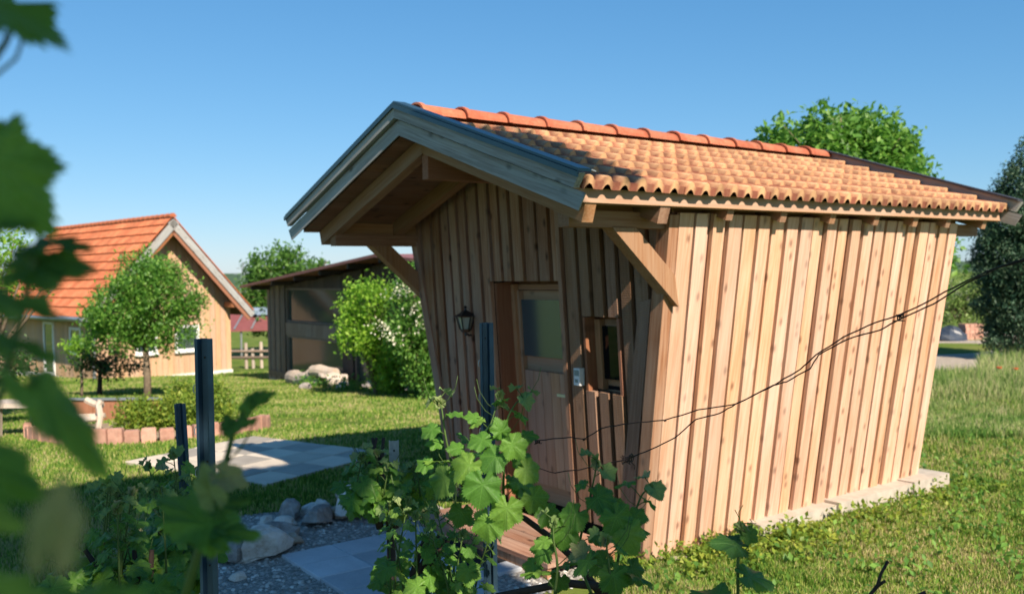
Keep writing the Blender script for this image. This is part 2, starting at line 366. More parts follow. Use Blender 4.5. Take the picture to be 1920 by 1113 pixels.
# hills on the horizon
def hillmat():
    s = NT('hill_woods'); c = s.coord(rnd=False); n = s.noise(c, .02, 4); n2 = s.noise(c, .3, 4, .8)
    col = s.ramp(n, [(.4, (.05, .09, .055)), (.55, (.08, .13, .065)), (.66, (.13, .19, .08))]); col = s.mix(s.math('MULTIPLY', n2, .5), col, (.035, .06, .05))
    return s.fin(col, .95, .05)
M['hill'] = hillmat()
hx = np.linspace(-900, 900, 400); rows = [(420, -3.2), (440, -1.5), (470, .6), (500, 2.4), (540, 4.2), (600, 6.0), (640, 6.2), (900, -2)]
V = []
for r_, (yy, zz) in enumerate(rows):
    for x_ in hx:
        b = 0 if r_ < 2 else (.8*math.sin(x_*.02+r_)+.6*math.sin(x_*.071+2*r_)+random.uniform(-.5, .5))*(yy/600)
        V.append((x_, yy, zz+b+(1.6*math.sin(x_*.006+1) if r_ > 2 else 0)))
n = len(hx); Fh = [(r_*n+i, r_*n+i+1, (r_+1)*n+i+1, (r_+1)*n+i) for r_ in range(len(rows)-1) for i in range(n-1)]
link('hills', mesh('hills', V, Fh, False), M['hill'], kind='structure')

# ------------------------------------------------------------------ tiles meshes
def tile_mesh(name, wd, ln, amp, th, waves=2, seg=8):
    """clay tile: x across, z up the slope (lower edge at 0), y = outward"""
    n = waves*seg; prof = []
    for i in range(n+1):
        t = i/seg; x = wd*i/n; ph = (t % 1.0)
        y = amp*(max(0, math.cos(2*math.pi*(ph-.62)))**.8)
        prof.append((x, y))
    vs = []
    for z, dz in ((0, 0), (ln, -.012)):
        vs += [(x, y+th+dz+ (.012 if z == 0 else 0), z) for x, y in prof]
    vs += [(x, y-.010, 0) for x, y in prof]
    m_ = n+1
    fs = [(i, i+1, m_+i+1, m_+i) for i in range(n)]+[(2*m_+i, 2*m_+i+1, i+1, i) for i in range(n)]
    fs += [(0, m_, 2*m_), (n, 2*m_+n, m_+n)]
    return mesh(name, vs, fs)

# ================================================================== THE HUT
hut = empty('garden_hut', TO, -TH, label='wooden hut with leaning board walls, clay tile roof and a front gable porch', cat='hut')
L_, W_, A_, B_, C_, H_ = 3.40, 2.378, .4541, .1407, -.0739, 2.4188
SL = .340; XR = -W_/2                      # roof slope and ridge line
def zs(X): return 3.03-SL*abs(X-XR)         # underside of the sheathing
fr_ = B_/H_; ka = A_/H_
def fy(z): return -fr_*z
LF = -W_
# wall cores behind the boards
def quadwall(name, pts, mat): 
    return link(name, mesh(name, pts, [tuple(range(len(pts)))]), mat, hut)
zt = 2.36
def corner(i, z, inset=.05):
    X = (ka*z - inset) if i in (1, 2) else (-W_-ka*z+inset)
    Y = (fy(z)+inset) if i in (0, 1) else (L_+C_*z/H_-inset)
    return (X, Y, z)
wc = MB()
for i, j in ((1, 2), (2, 3), (3, 0)):
    wc.add([corner(i, 0), corner(j, 0), corner(j, zt), corner(i, zt)], [(0, 1, 2, 3)])
for j, k_ in ((2, 3),):   # back gable
    wc.add([corner(2, zt), corner(3, zt), (XR, corner(2, zt)[1], 2.9)], [(0, 1, 2)])
DX0, DX1, DZ = -1.597, -.709, 1.957
WX0, WX1, WZ0, WZ1 = -.458, -.068, 1.155, 1.70
def fp(x, z, off=.03): return (x, fy(z)+off, z)
def fpoly(pts): wc.add([fp(*p) for p in pts], [tuple(range(len(pts)))])
fpoly([(-W_+.02, .02), (DX0, .02), (DX0, 2.35), (-W_-ka*2.35+.04, 2.35)])
fpoly([(DX0, DZ), (DX1, DZ), (DX1, 2.35), (DX0, 2.35)])
fpoly([(DX1, .02), (WX0, .02), (WX0, 2.35), (DX1, 2.35)])
fpoly([(WX0, .02), (-.03, .02), (WX0, WZ0)]); fpoly([(WX0, WZ0), (-.03, .02), (WX1, WZ0)])
fpoly([(WX0, WZ1), (WX1, WZ1), (WX1, 2.35), (WX0, 2.35)])
fpoly([(WX1, WZ0), (-.03, .02), (ka*2.35-.04, 2.35), (WX1, 2.35)])
fpoly([(-W_-ka*2.35+.04, 2.35), (ka*2.35-.04, 2.35), (XR, 2.98)])
wc.build('wall_core', M['dark_in'], hut)
# side wall boards (board on board)
def side_boards(sgn, vis=True):
    n = 22; per = L_/n
    for layer in (0, 1):
        for i in range(n):
            jit = random.uniform(-.010, .010)
            y0 = i*per+jit; wd = .118+random.uniform(-.012, .010)
            if layer == 0: y0 = i*per+.09; wd = .10
            if layer == 1 and i == 0: y0 = .0; wd = .13
            if layer == 1 and i == 1: y0 += .0
            y1 = y0+wd
            if y1 > L_: y1 = L_
            if y1-y0 < .03: continue
            def top(y): return -B_+y*(L_+B_+C_)/L_
            zb = random.uniform(-.012, .0) + (.02 if layer == 0 else .0)
            za = Vector((sgn*A_, 0, H_)).normalized(); Ls = math.hypot(A_, H_)
            off = -.014 if layer == 0 else .026
            th = .026 if layer == 0 else .028+random.uniform(-.003, .004)
            tl = Ls*(2.395/H_)
            ft = tl/Ls
            # outline in the wall plane: horizontal coordinate = +-Y, vertical = along the slope
            ym = (y0+y1)/2; tm = y0+(top(y0)-y0)*1
            nrm = Vector((sgn*H_, 0, -A_)).normalized()
            xax = Vector((0, -1, 0)) if sgn > 0 else Vector((0, 1, 0))
            # y axis = z cross x ; check that it points outward
            yy = za.cross(xax)
            if yy.dot(nrm) < 0: xax = -xax
            sx = 1 if xax.y > 0 else -1
            base = Vector((0 if sgn > 0 else -W_, ym, 0))+nrm*off
            pts = [(sx*(y0-ym), zb), (sx*(y1-ym), zb), (sx*(y1+(top(y1)-y1)*ft-ym), tl), (sx*(y0+(top(y0)-y0)*ft-ym), tl)]
            # long axis follows the leaning board
            plate('wall_board', hut, base, xax, za, pts, th, M['larch'])
side_boards(1); side_boards(-1)
# back wall boards
for i in range(11):
    x0 = -W_+.01+i*.216
    za = Vector((0, C_, H_)); base = Vector((x0+.105, L_, 0))
    f_ = (x0+.105+W_/2)/(W_/2)*.45
    plate('wall_board', hut, base, (-1, 0, 0), za, [(-.1, .02), (.1, .02), (.1-f_*1, zs(x0+f_)-.02), (-.1-f_*1, zs(x0+.2+f_)-.02)], .03, M['larch'])
# front wall boards
def front_board(x0, x1, layer, mat):
    xm = (x0+x1)/2; off = -.012 if layer == 0 else .026
    segs = []
    spans = [(x0, x1)]
    def cut(sp, o0, o1, zb, zt_):   # split against an opening
        out = []
        for (a, b, lo, hi) in sp:
            if b <= o0+.004 or a >= o1-.004: out.append((a, b, lo, hi)); continue
            if a < o0: out.append((a, o0, lo, hi))
            if b > o1: out.append((o1, b, lo, hi))
            c, d = max(a, o0), min(b, o1)
            if zb is not None: out.append((c, d, lo, zb))
            out.append((c, d, zt_, hi))
        return out
    sp = cut([(x0, x1, None, None)], DX0, DX1, None, DZ); sp = cut(sp, WX0, WX1, WZ0, WZ1)
    for a, b, lo, hi in sp:
        if b-a < .012: continue
        def low(x):
            z = .17 if lo is None else lo
            if x > 0: z = max(z, (x+.01)/ka)
            if x < -W_: z = max(z, (-W_-x+.01)/ka)
            return z
        def high(x): return (zs(x)-.012) if hi is None else hi
        pts = [(a, low(a)), (b, low(b))]
        if a < 0 < b: pts = [(a, low(a)), (0, low(0)), (b, low(b))]
        if pts[-1][1] >= high(b)-.03: continue
        pts += [(b, high(b))]
        if a < XR < b and hi is None: pts += [(XR, high(XR))]
        pts += [(a, high(a))]
        base = Vector((xm, fy(0)-off, 0)); cs = math.sqrt(1+fr_*fr_)
        plate('wall_board', hut, base, (1, 0, 0), (0, -fr_, 1), [(p-xm, q*cs) for p, q in pts], -.026 if layer == 0 else -.032-random.uniform(0, .006), mat)
x = -W_-A_+.0
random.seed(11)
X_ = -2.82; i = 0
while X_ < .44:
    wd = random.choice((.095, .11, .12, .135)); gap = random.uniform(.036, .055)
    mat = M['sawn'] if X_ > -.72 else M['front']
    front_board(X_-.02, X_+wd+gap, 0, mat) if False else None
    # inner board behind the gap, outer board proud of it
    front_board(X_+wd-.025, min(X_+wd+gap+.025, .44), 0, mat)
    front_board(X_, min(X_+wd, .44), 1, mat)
    X_ += wd+gap; i += 1
# leaning boards along the right edge of the front, following the corner
za = Vector((A_, -B_, H_)); LL = za.length
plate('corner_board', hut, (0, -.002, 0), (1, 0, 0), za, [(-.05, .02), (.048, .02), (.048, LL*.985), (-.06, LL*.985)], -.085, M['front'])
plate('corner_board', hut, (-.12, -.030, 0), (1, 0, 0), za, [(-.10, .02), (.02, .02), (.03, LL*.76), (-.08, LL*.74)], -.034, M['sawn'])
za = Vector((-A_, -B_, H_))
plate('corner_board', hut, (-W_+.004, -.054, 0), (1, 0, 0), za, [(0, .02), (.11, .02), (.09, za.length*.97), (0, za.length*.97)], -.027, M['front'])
# door and its frame, set back in the opening
def fplate(name, parent, x0, x1, z0, z1, y, t, mat, **k):
    xm = (x0+x1)/2; cs = math.sqrt(1+fr_*fr_)
    return plate(name, parent, (xm, y, 0), (1, 0, 0), (0, -fr_, 1), [(x0-xm, z0*cs), (x1-xm, z0*cs), (x1-xm, z1*cs), (x0-xm, z1*cs)], t, mat, **k)
def hplate(name, parent, x0, x1, z0, z1, y, t, mat, **k):   # grain runs across
    zm = (z0+z1)/2; return plate(name, parent, (x0, y+fy(zm), zm), (0, -fr_, 1), (1, 0, 0), [(-(z1-z0)/2, 0), ((z1-z0)/2, 0), ((z1-z0)/2, x1-x0), (-(z1-z0)/2, x1-x0)], -t, mat, **k)
dy = .155
door = empty('door', (0, 0, 0)); door.parent = hut
df = fplate('door_frame', hut, DX0+.003, DX0+.027, .03, DZ-.003, dy+.06, -.236, M['frame_wood'])
fplate('door_frame', hut, DX1-.027, DX1-.003, .03, DZ-.003, dy+.06, -.236, M['frame_wood'])
hplate('door_frame', hut, DX0+.028, DX1-.028, DZ-.027, DZ-.003, dy+.06, .234, M['frame_wood'])
fplate('door_frame', hut, DX0+.028, DX0+.07, .03, DZ-.03, dy-.03, .05, M['sash_wood'])
hplate('door_frame', hut, DX0+.071, DX1-.028, DZ-.075, DZ-.03, dy+.02, .05, M['sash_wood'])
xl, xr = DX0+.072, DX1-.03
fplate('stile', door, xl, -1.50, .12, 1.875, dy+.0, .045, M['door_wood'])
fplate('stile', door, -.93, xr, .12, 1.875, dy+.0, .045, M['door_wood'])
hplate('rail', door, -1.499, -.931, 1.80, 1.875, dy+.045, .045, M['door_wood'])
hplate('rail', door, -1.499, -.931, 1.215, 1.335, dy+.045, .048, M['door_wood'])
hplate('rail', door, -1.499, -.931, .12, .27, dy+.045, .045, M['door_wood'])
for i in range(5):
    a = -1.499+i*.1136; fplate('panel_board', door, a+.002, a+.1116, .271, 1.214, dy+.012, .02, M['door_wood'])
fplate('pane', door, -1.5, -.93, 1.334, 1.801, dy+.02, .01, M['doorglass'])
hb = MB(); hb.box((-.012, 0, -.012), (.012, .06, .012)); hb.box((-.095, -.005, -.011), (.012, .012, .011))
hb.build('handle', M['handle'], door, M=Matrix.Translation((-.90, dy-.06+fy(1.05), 1.055)))
fplate('interior', hut, DX0, DX1, .0, DZ, dy+.09, .01, M['dark_in'])
# window
win = empty('window', (0, 0, 0)); win.parent = hut
fplate('window_reveal', hut, WX0+.002, WX0+.026, WZ0, WZ1-.002, .085, -.145, M['frame_wood'])
fplate('window_reveal', hut, WX1-.026, WX1-.002, WZ0, WZ1-.002, .085, -.145, M['frame_wood'])
hplate('window_reveal', hut, WX0+.027, WX1-.027, WZ1-.026, WZ1-.002, .085, .143, M['frame_wood'])
hplate('window_sill', hut, WX0-.07, WX1+.03, WZ0-.022, WZ0+.004, .085, .22, M['door_wood'])
wy = .03
fplate('sash', win, WX0+.028, WX0+.085, WZ0+.006, WZ1-.028, wy, .05, M['sash_wood'])
fplate('sash', win, WX1-.06, WX1-.028, WZ0+.006, WZ1-.028, wy, .05, M['sash_wood'])
hplate('sash', win, WX0+.086, WX1-.061, WZ1-.075, WZ1-.028, wy+.05, .05, M['sash_wood'])
hplate('sash', win, WX0+.086, WX1-.061, WZ0+.035, WZ0+.085, wy+.05, .05, M['sash_wood'])
hplate('sash_gap', win, WX0+.086, WX1-.061, WZ0+.006, WZ0+.034, wy+.05, .02, M['dark_in'])
fplate('pane', win, WX0+.084, WX1-.059, WZ0+.084, WZ1-.074, wy+.02, .01, M['winglass'])
# ---- roof
def rafter(Y, x_end, ht=.10, wd=.065, mat='timber'):
    for sgn in (1, -1):
        p0 = Vector((XR, Y, zs(XR)-ht*.53)); p1 = Vector((XR+sgn*(x_end-XR), Y, zs(x_end)-ht*.53))
        if sgn < 0: p0 += Vector((-.001, 0, 0))
        beam('rafter', hut, p0, p1, wd, ht, M[mat], up=(0, 0, 1))
rafter(-1.0, .60, .12, .085)
rafter(-.39, .60, .115, .085)
for Y in (.24, .80, 1.37, 1.93, 2.48, 2.98, 3.58): rafter(Y, .588, .085, .065)
# sheathing planks under the tiles: visible from below at the porch
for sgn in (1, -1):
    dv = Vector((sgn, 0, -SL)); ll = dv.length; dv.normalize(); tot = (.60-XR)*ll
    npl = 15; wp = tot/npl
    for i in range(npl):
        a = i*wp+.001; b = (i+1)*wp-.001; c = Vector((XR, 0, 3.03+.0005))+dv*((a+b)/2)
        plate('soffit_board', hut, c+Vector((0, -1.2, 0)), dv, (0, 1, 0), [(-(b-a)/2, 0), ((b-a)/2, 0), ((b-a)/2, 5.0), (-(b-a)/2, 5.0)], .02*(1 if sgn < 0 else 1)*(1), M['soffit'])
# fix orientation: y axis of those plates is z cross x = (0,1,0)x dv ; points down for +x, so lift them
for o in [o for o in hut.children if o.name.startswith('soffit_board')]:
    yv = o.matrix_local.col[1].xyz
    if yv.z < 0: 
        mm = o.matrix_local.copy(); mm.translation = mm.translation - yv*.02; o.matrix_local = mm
# purlins, braces
beam('purlin', hut, (XR, 3.7, 2.82), (XR, -1.02, 2.82), .08, .21, M['frame_wood'])
for sgn in (1, -1):
    Xp = .39 if sgn > 0 else -W_-.39
    beam('purlin', hut, (Xp, 3.75, 2.335), (Xp, -1.02, 2.335), .10, .10, M['timber'])
    beam('brace', hut, (Xp-sgn*.0, -.06-.05, 1.80), (Xp+sgn*.0, -.66, 2.335), .10, .12, M['timber'], up=(sgn*1, 0, 0)) if False else None
    b = MB(); wX = .05
    prof = [(-.10, 1.78), (-.13, 1.985), (-.48, 2.292), (-.68, 2.292)]   # (Y, Z) outline of the brace
    vs = [(Xp-wX, y, z) for y, z in prof]+[(Xp+wX, y, z) for y, z in prof]
    b.add(vs, [(0,1,2,3), (7,6,5,4), (0,4,5,1), (1,5,6,2), (2,6,7,3), (3,7,4,0)])
    b.build('brace', M['timber'], hut)
# tie board under the gable peak and stub ends
beam('collar', hut, (XR-.5, -.95, 2.60), (XR+.5, -.95, 2.60), .03, .03, M['timber']) if False else None
# blocking boards between the rafters, on top of the wall purlins
for sgn in (1, -1):
    Xp = .39 if sgn > 0 else -W_-.39
    ys_ = [-.95, -.44, -.34, .20]+[q_ for Y in (.28, .84, 1.41, 1.97, 2.52, 3.02) for q_ in (Y, Y+.47)]
    for a, b in zip(ys_[0::2], ys_[1::2]):
        beam('blocking', hut, (Xp-sgn*.02, a, 2.432), (Xp-sgn*.02, b, 2.432), .02, .105, M['timber'])
# eave fascia
for sgn in (1, -1):
    xe = .60 if sgn > 0 else -W_-.60
    beam('fascia', hut, (xe+sgn*.012, -1.19, zs(.6)+.035), (xe+sgn*.012, 3.78, zs(.6)+.035), .022, .075, M['door_wood'])
    beam('fascia', hut, (xe+sgn*.012, -1.19, zs(.6)-.006), (xe+sgn*.012, 3.78, zs(.6)-.006), .030, .007, M['door_wood'])
# barge boards, front and back
for Yb, dirn in ((-1.23, -1), (3.80, 1)):
    for sgn in (1, -1):
        xe = .80 if dirn < 0 else .76
        dv = Vector((sgn, 0, -SL)).normalized(); tot = (xe-XR)*math.hypot(1, SL)
        for (o, h, th) in ((.122, .092, .042), (.0, .104, .008)):
            base = Vector((XR, Yb, 3.02+o)); 
            # outline: long axis along dv; short axis vertical-ish
            up_ = Vector((sgn*SL, 0, 1)).normalized()
            e = .03
            pts = [(0, 0 + 0), (h, 0), (h, tot), (0, tot-.05)]
            t0 = -SL*0
            pts = [(0, -0*SL), (h, h*SL*1.0*1), (h, tot+.0), (0, tot-.03)]
            pts = [(0, 0), (h, -SL*h), (h, tot+.01), (0, tot-.02)]
            y = dv.cross(up_)
            tt = th*(1 if y.y*dirn > 0 else -1)
            plate('barge_board', hut, base, up_, dv, pts, tt, M['barge'])
        # metal cap
        capm = M['cap'] if dirn < 0 else M['verge']
        c = MB(); p0 = Vector((XR-sgn*.0, 0, 3.262)); p1 = Vector((XR+sgn*(xe+.03-XR), 0, 3.262-SL*(xe+.03-XR)))
        Ya, Yc = sorted((Yb-dirn*.05, Yb+dirn*.045)); 
        vs = []
        for p in (p0, p1): vs += [(p.x, Ya, p.z), (p.x, Yc, p.z), (p.x, Yc, p.z-.018), (p.x, Ya, p.z-.018)]
        c.add(vs, [(0,1,5,4), (1,2,6,5), (2,3,7,6), (3,0,4,7), (0,3,2,1), (4,5,6,7)])
        yo = Yb+dirn*.045; q = .012
        vs = [(p.x, yo+a, p.z+b) for p in (p0, p1) for a, b in ((0, -.019), (dirn*q, -.019), (dirn*q, -.05), (0, -.05))]
        c.add(vs, [(0,1,5,4), (1,2,6,5), (2,3,7,6), (3,0,4,7), (0,3,2,1), (4,5,6,7)])
        c.build('verge_cap', capm, hut)
        if dirn < 0:
            f2 = MB(); za_, zb_ = 3.258, 3.258-SL*(.70-XR)
            vs = [(XR+sgn*.002, -1.178, za_), (XR+sgn*.002, -1.03, za_-.03), (XR+sgn*(.70-XR), -1.03, zb_-.03), (XR+sgn*(.70-XR), -1.178, zb_)]
            vs += [(a, b, c_-.006) for a, b, c_ in vs]
            f2.add(vs, [(0,1,2,3), (7,6,5,4), (0,4,5,1), (1,5,6,2), (2,6,7,3), (3,7,4,0)]); f2.build('flashing', M['flash'], hut)
# tiles
TW = 4.95/18; NR = 7; tlen = (.674-XR)*math.hypot(1, SL); CO = tlen/NR
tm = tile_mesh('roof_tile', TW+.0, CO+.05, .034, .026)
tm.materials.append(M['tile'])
random.seed(5)
for sgn in (1, -1):
    upv = Vector((-sgn, 0, SL)).normalized(); nrm = Vector((sgn*SL, 0, 1)).normalized()
    for r_ in range(NR):
        for c_ in range(18):
            d = tlen-CO*r_           # distance of the lower edge from the ridge
            base = Vector((XR, 0, 3.105))-upv*d+nrm*(.0)
            y0 = -1.12+c_*TW
            tilt = .055
            zv = (upv-nrm*tilt*1.0).normalized()
            xax = Vector((0, 1, 0)); yv = zv.cross(xax)
            if yv.z < 0: xax = -xax; y0 = y0+TW
            jit = random.uniform(-.004, .004)
            Mx = frame(base+nrm*(.020+random.uniform(0, .003))+Vector((0, y0, 0))+upv*jit, xax, zv)
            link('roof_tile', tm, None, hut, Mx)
# ridge tiles
n = 10; NRG = 13; RG = (3.80+1.10)/NRG
vs = []; prof = []
for st_, (yy, rr) in enumerate(((0, .118), (.035, .118), (.036, .105), (RG+.02, .092))):
    for j in range(n+1):
        a = math.pi*(j/n)*1.0; vs.append((rr*1.15*math.cos(a), yy, rr*.86*math.sin(a)-.03))
m_ = n+1
fs = [(s_*m_+j, s_*m_+j+1, (s_+1)*m_+j+1, (s_+1)*m_+j) for s_ in range(3) for j in range(n)]
vs += [(v[0]*.86, v[1], (v[2]+.03)*.86-.03) for v in vs[:m_]]; o_ = 4*m_
fs += [(j+1, j, o_+j, o_+j+1) for j in range(n)]
rm = mesh('ridge_tile', vs, fs, False); rm.materials.append(M['ridge'])
for i in range(NRG):
    o = link('ridge_tile', rm, None, hut, Matrix.Translation((XR+random.uniform(-.003, .003), -1.10+i*RG, 3.20+random.uniform(-.002, .003))))
# plinth along the side wall (low concrete kerb) and front doorstep
pl = MB(); random.seed(3)
pl.box((-.04, .03, -.1), (.17, 1.2, .015)); 
pl.build('plinth', M['concrete'], hut)
for (a, b, c_, d) in ((1.0, 1.95, .20, .105), (1.96, 3.03, .225, .125), (3.04, 3.62, .24, .135)):
    k = MB(); k.box((-.04, a, -.1), (c_, b, d)); k.build('plinth_stone', M['concrete'], hut)
step = empty('doorstep', hw(-1.0, -.45, 0), -TH, label='low wooden doorstep platform in front of the hut door', cat='step')
for i in range(4):
    plate('step_board', step, (-.72, .28-i*.165, .115), (0, -1, 0), (1, 0, 0), [(0, 0), (.16, 0), (.16, 1.66), (0, 1.66)], .03*1, M['front'])
for o in step.children:
    if o.matrix_local.col[1].z < 0: o.matrix_local = Matrix.Translation((0, 0, .03)) @ o.matrix_local
k = MB(); k.box((-.70, -.365, 0), (.92, -.33, .112)); k.box((-.70, .2, 0), (.92, .235, .112)); k.build('riser', M['front'], step)
dm = MB(); dm.box((-.62, -.70, .0), (.12, -.42, .035)); dm.build('door_mat', M['mat'], None, M=Matrix.Translation(hw(-.62, -.42, .0)) @ Matrix.Rotation(-TH, 4, 'Z'), label='dark door mat lying on the ground before the wooden step', cat='mat')
# lantern
lan = empty('wall_lantern', hw(-1.928, -.205, 1.55), -TH, label='black coach lantern on a bracket on the front wall left of the hut door', cat='lamp')
k = MB(); k.lathe([(.0, .155), (.012, .16), (.008, .178), (.016, .19), (.0, .205)], 8); k.lathe([(.095, .105), (.1, .112), (.055, .135), (.022, .158), (0, .162)], 6)
k.lathe([(.03, -.025), (.042, -.012), (.05, .0), (.0, .001)], 6); k.lathe([(.0, -.06), (.012, -.05), (.01, -.03), (.02, -.02)], 8)
for j in range(6):
    a = 2*math.pi*j/6; k.tube([(.047*math.cos(a), .047*math.sin(a), 0), (.078*math.cos(a), .078*math.sin(a), .108)], .006, 5)
k.build('cage', M['black'], lan)
k = MB(); k.lathe([(.04, .002), (.068, .106)], 6); k.build('glass', M['lampglass'], lan)
k = MB(); k.tube([(0, 0, -.03), (0, .03, -.055), (0, .07, -.05), (0, .10, -.02)], .009, 6); k.box((-.025, .085, -.07), (.025, .1, .05)); k.build('bracket', M['black'], lan)
# small white device beside the window
dv = empty('thermometer_box', hw(-.515, -.135, 1.19), -TH, label='small white box with grey display mounted left of the hut window', cat='thermometer')
k = MB(); k.box((-.033, -.035, 0), (.033, .012, .125)); k.build('case', M['white'], dv)
k = MB(); k.box((-.026, -.0372, .07), (.026, -.0352, .112)); k.box((-.02, -.0372, .02), (.012, -.0352, .045)); k.build('display', M['display'], dv)
# ================================================================== GROUND FEATURES
# gravel bed
def rough_sheet(name, poly, z, mat, **k):
    c = Vector((sum(p[0] for p in poly)/len(poly), sum(p[1] for p in poly)/len(poly), 0)); pts = []
    for i, p in enumerate(poly):
        q = poly[(i+1) % len(poly)]
        for j in range(6):
            t = j/6; a = p[0]*(1-t)+q[0]*t; b = p[1]*(1-t)+q[1]*t; r_ = random.uniform(-.05, .05)
            pts.append((a+(a-c.x)*r_, b+(b-c.y)*r_, G(a, b)+z))
    return link(name, mesh(name, [(c.x, c.y, G(c.x, c.y)+z)]+pts, [(0, i+1, (i+1) % len(pts)+1) for i in range(len(pts))]), mat, **k)
def gravelmat(name, a, b, c, sc=60):
    s = NT(name); cc = s.coord(rnd=False); vo = s.n('ShaderNodeTexVoronoi'); vo.inputs['Scale'].default_value = sc; s.l(cc, vo.inputs['Vector'])
    sepc = s.n('ShaderNodeSeparateColor'); s.l(vo.outputs['Color'], sepc.inputs[0])
    col = s.ramp(sepc.outputs[0], [(.2, a), (.6, b), (.95, c)]); n = s.noise(cc, 1.5, 4); col = s.mix(s.math('MULTIPLY', n, .4), col, a)
    s.bump(vo.outputs['Distance'], .8, .01); return s.fin(col, .9, .2)
M['gravel'] = gravelmat('gravel', (.2, .18, .16), (.33, .3, .27), (.5, .47, .42))
M['lot'] = gravelmat('gravel_lot', (.30, .25, .2), (.38, .32, .26), (.46, .4, .33), 30)
random.seed(4)
hp = [(-2.9, -2.9), (-3.0, -1.9), (-2.75, -.9), (-2.3, -.35), (-.2, -.3), (.15, -.7), (.1, -2.2), (-.6, -3.0)]
gpoly = [tuple(hw(a, b))[:2] for a, b in hp]
rough_sheet('gravel_bed', gpoly, .006, M['gravel'], kind='structure')
def inpoly(px, py, poly):
    r = np.zeros(px.shape, bool); n = len(poly)
    for i in range(n):
        x1, y1 = poly[i]; x2, y2 = poly[(i+1) % n]
        c = ((y1 > py) != (y2 > py)) & (px < (x2-x1)*(py-y1)/(y2-y1+1e-12)+x1); r ^= c
    return r
# pebbles
N = 9000; px = rng.uniform(-3.4, 1.5, N); py = rng.uniform(4.8, 9, N); ok = inpoly(px, py, gpoly); px = px[ok]; py = py[ok]; N = len(px)
base = np.array([(1, 0, 0), (0, 1, 0), (-1, 0, 0), (0, -1, 0), (0, 0, 1), (.6, .6, .55), (-.6, .6, .5), (-.6, -.6, .6), (.6, -.6, .5)], float)
pf = np.array([(0, 1, 5), (1, 2, 6), (2, 3, 7), (3, 0, 8), (0, 5, 4), (5, 1, 4), (1, 6, 4), (6, 2, 4), (2, 7, 4), (7, 3, 4), (3, 8, 4), (8, 0, 4)])
sz = rng.uniform(.008, .02, (N, 1, 1))*np.stack([rng.uniform(.8, 1.4, N), rng.uniform(.7, 1.2, N), rng.uniform(.5, .9, N)], 1)[:, None, :]
ang = rng.uniform(0, 6.28, N); ca, sa = np.cos(ang)[:, None], np.sin(ang)[:, None]
v = base[None]*sz; vx = v[..., 0]*ca-v[..., 1]*sa+px[:, None]; vy = v[..., 0]*sa+v[..., 1]*ca+py[:, None]; vz = v[..., 2]+.006
me = np_mesh('pebbles', np.stack([vx, vy, vz], -1).reshape(-1, 3), (pf[None]+np.arange(N)[:, None, None]*9).reshape(-1, 3))
def islandstone(name, st):
    s = NT(name); ge = s.n('ShaderNodeNewGeometry'); return s.fin(s.ramp(ge.outputs['Random Per Island'], st), .85, .2)
M['pebble'] = islandstone('pebble', [(0., (.2, .19, .17)), (.5, (.36, .34, .31)), (.85, (.5, .47, .43)), (1., (.7, .68, .64))])
link('pebbles', me, M['pebble'], label='loose grey gravel between the slab path and the rocks', cat='gravel', kind='stuff')
# slab path
def slabmat(name, a, b, sc=30):
    s = NT(name); n = s.noise(s.coord(), 3, 5); n2 = s.noise(s.coord(), sc*2, 3, .8); c = s.ramp(s.math('ADD', s.math('MULTIPLY', n, .6), s.math('MULTIPLY', n2, .4)), [(.38, a), (.62, b)])
    hsv = s.n('ShaderNodeHueSaturation'); s.l(c, hsv.inputs['Color']); s.l(s.math('ADD', .85, s.math('MULTIPLY', s.oi.outputs['Random'], .3)), hsv.inputs['Value'])
    s.bump(n2, .3, .003); return s.fin(hsv.outputs[0], .75, .3)
M['slab'] = slabmat('granite_slab', (.36, .375, .40), (.48, .49, .51))
M['pave_l'] = slabmat('pale_paver', (.46, .39, .31), (.57, .49, .39)); M['pave_d'] = slabmat('grey_paver', (.28, .25, .21), (.37, .33, .28))
path = empty('slab_path', hw(-1.65, -2.0, 0), -TH, kind='structure')
def slab_mesh(a, b, h, bev=.006):
    vs = []
    for z, i in ((0, 0), (h-bev, 0), (h, bev)):
        vs += [(i, i, z), (a-i, i, z), (a-i, b-i, z), (i, b-i, z)]
    return mesh('paving_slab', vs, [(4*k+j, 4*k+(j+1) % 4, 4*k+4+(j+1) % 4, 4*k+4+j) for k in range(2) for j in range(4)]+[(8, 9, 10, 11)])
sm = slab_mesh(.325, .385, .03)
for i in range(5):
    for j in range(3):
        if i > 3 and j == 2: continue
        link('paving_slab', sm, M['slab'], path, Matrix.Translation((.0+i*.331 + (.0 if j == 0 else 0), j*.391-.0, .002+random.uniform(0, .003))) @ Matrix.Rotation(random.uniform(-.006, .006), 4, 'Z'))
# patio
p0 = Vector((-4.28, 10.02, 0)); uu = Vector((1.86, -1.22, 0)).normalized(); vv = Vector((-uu.y, uu.x, 0))
patio = empty('patio', p0, math.atan2(uu.y, uu.x), kind='structure')
pm = [slab_mesh(.445, .445, .035), slab_mesh(.445, .445, .035)]; pm[0].materials.append(M['pave_l']); pm[1].materials.append(M['pave_d'])
random.seed(9)
for i in range(5):
    for j in range(4):
        dk = ((i+j) % 2 == 1) and random.random() < .75
        link('paving_slab', pm[1 if dk else 0], None, patio, Matrix.Translation((i*.452, j*.452, .0+random.uniform(-.002, .004))))
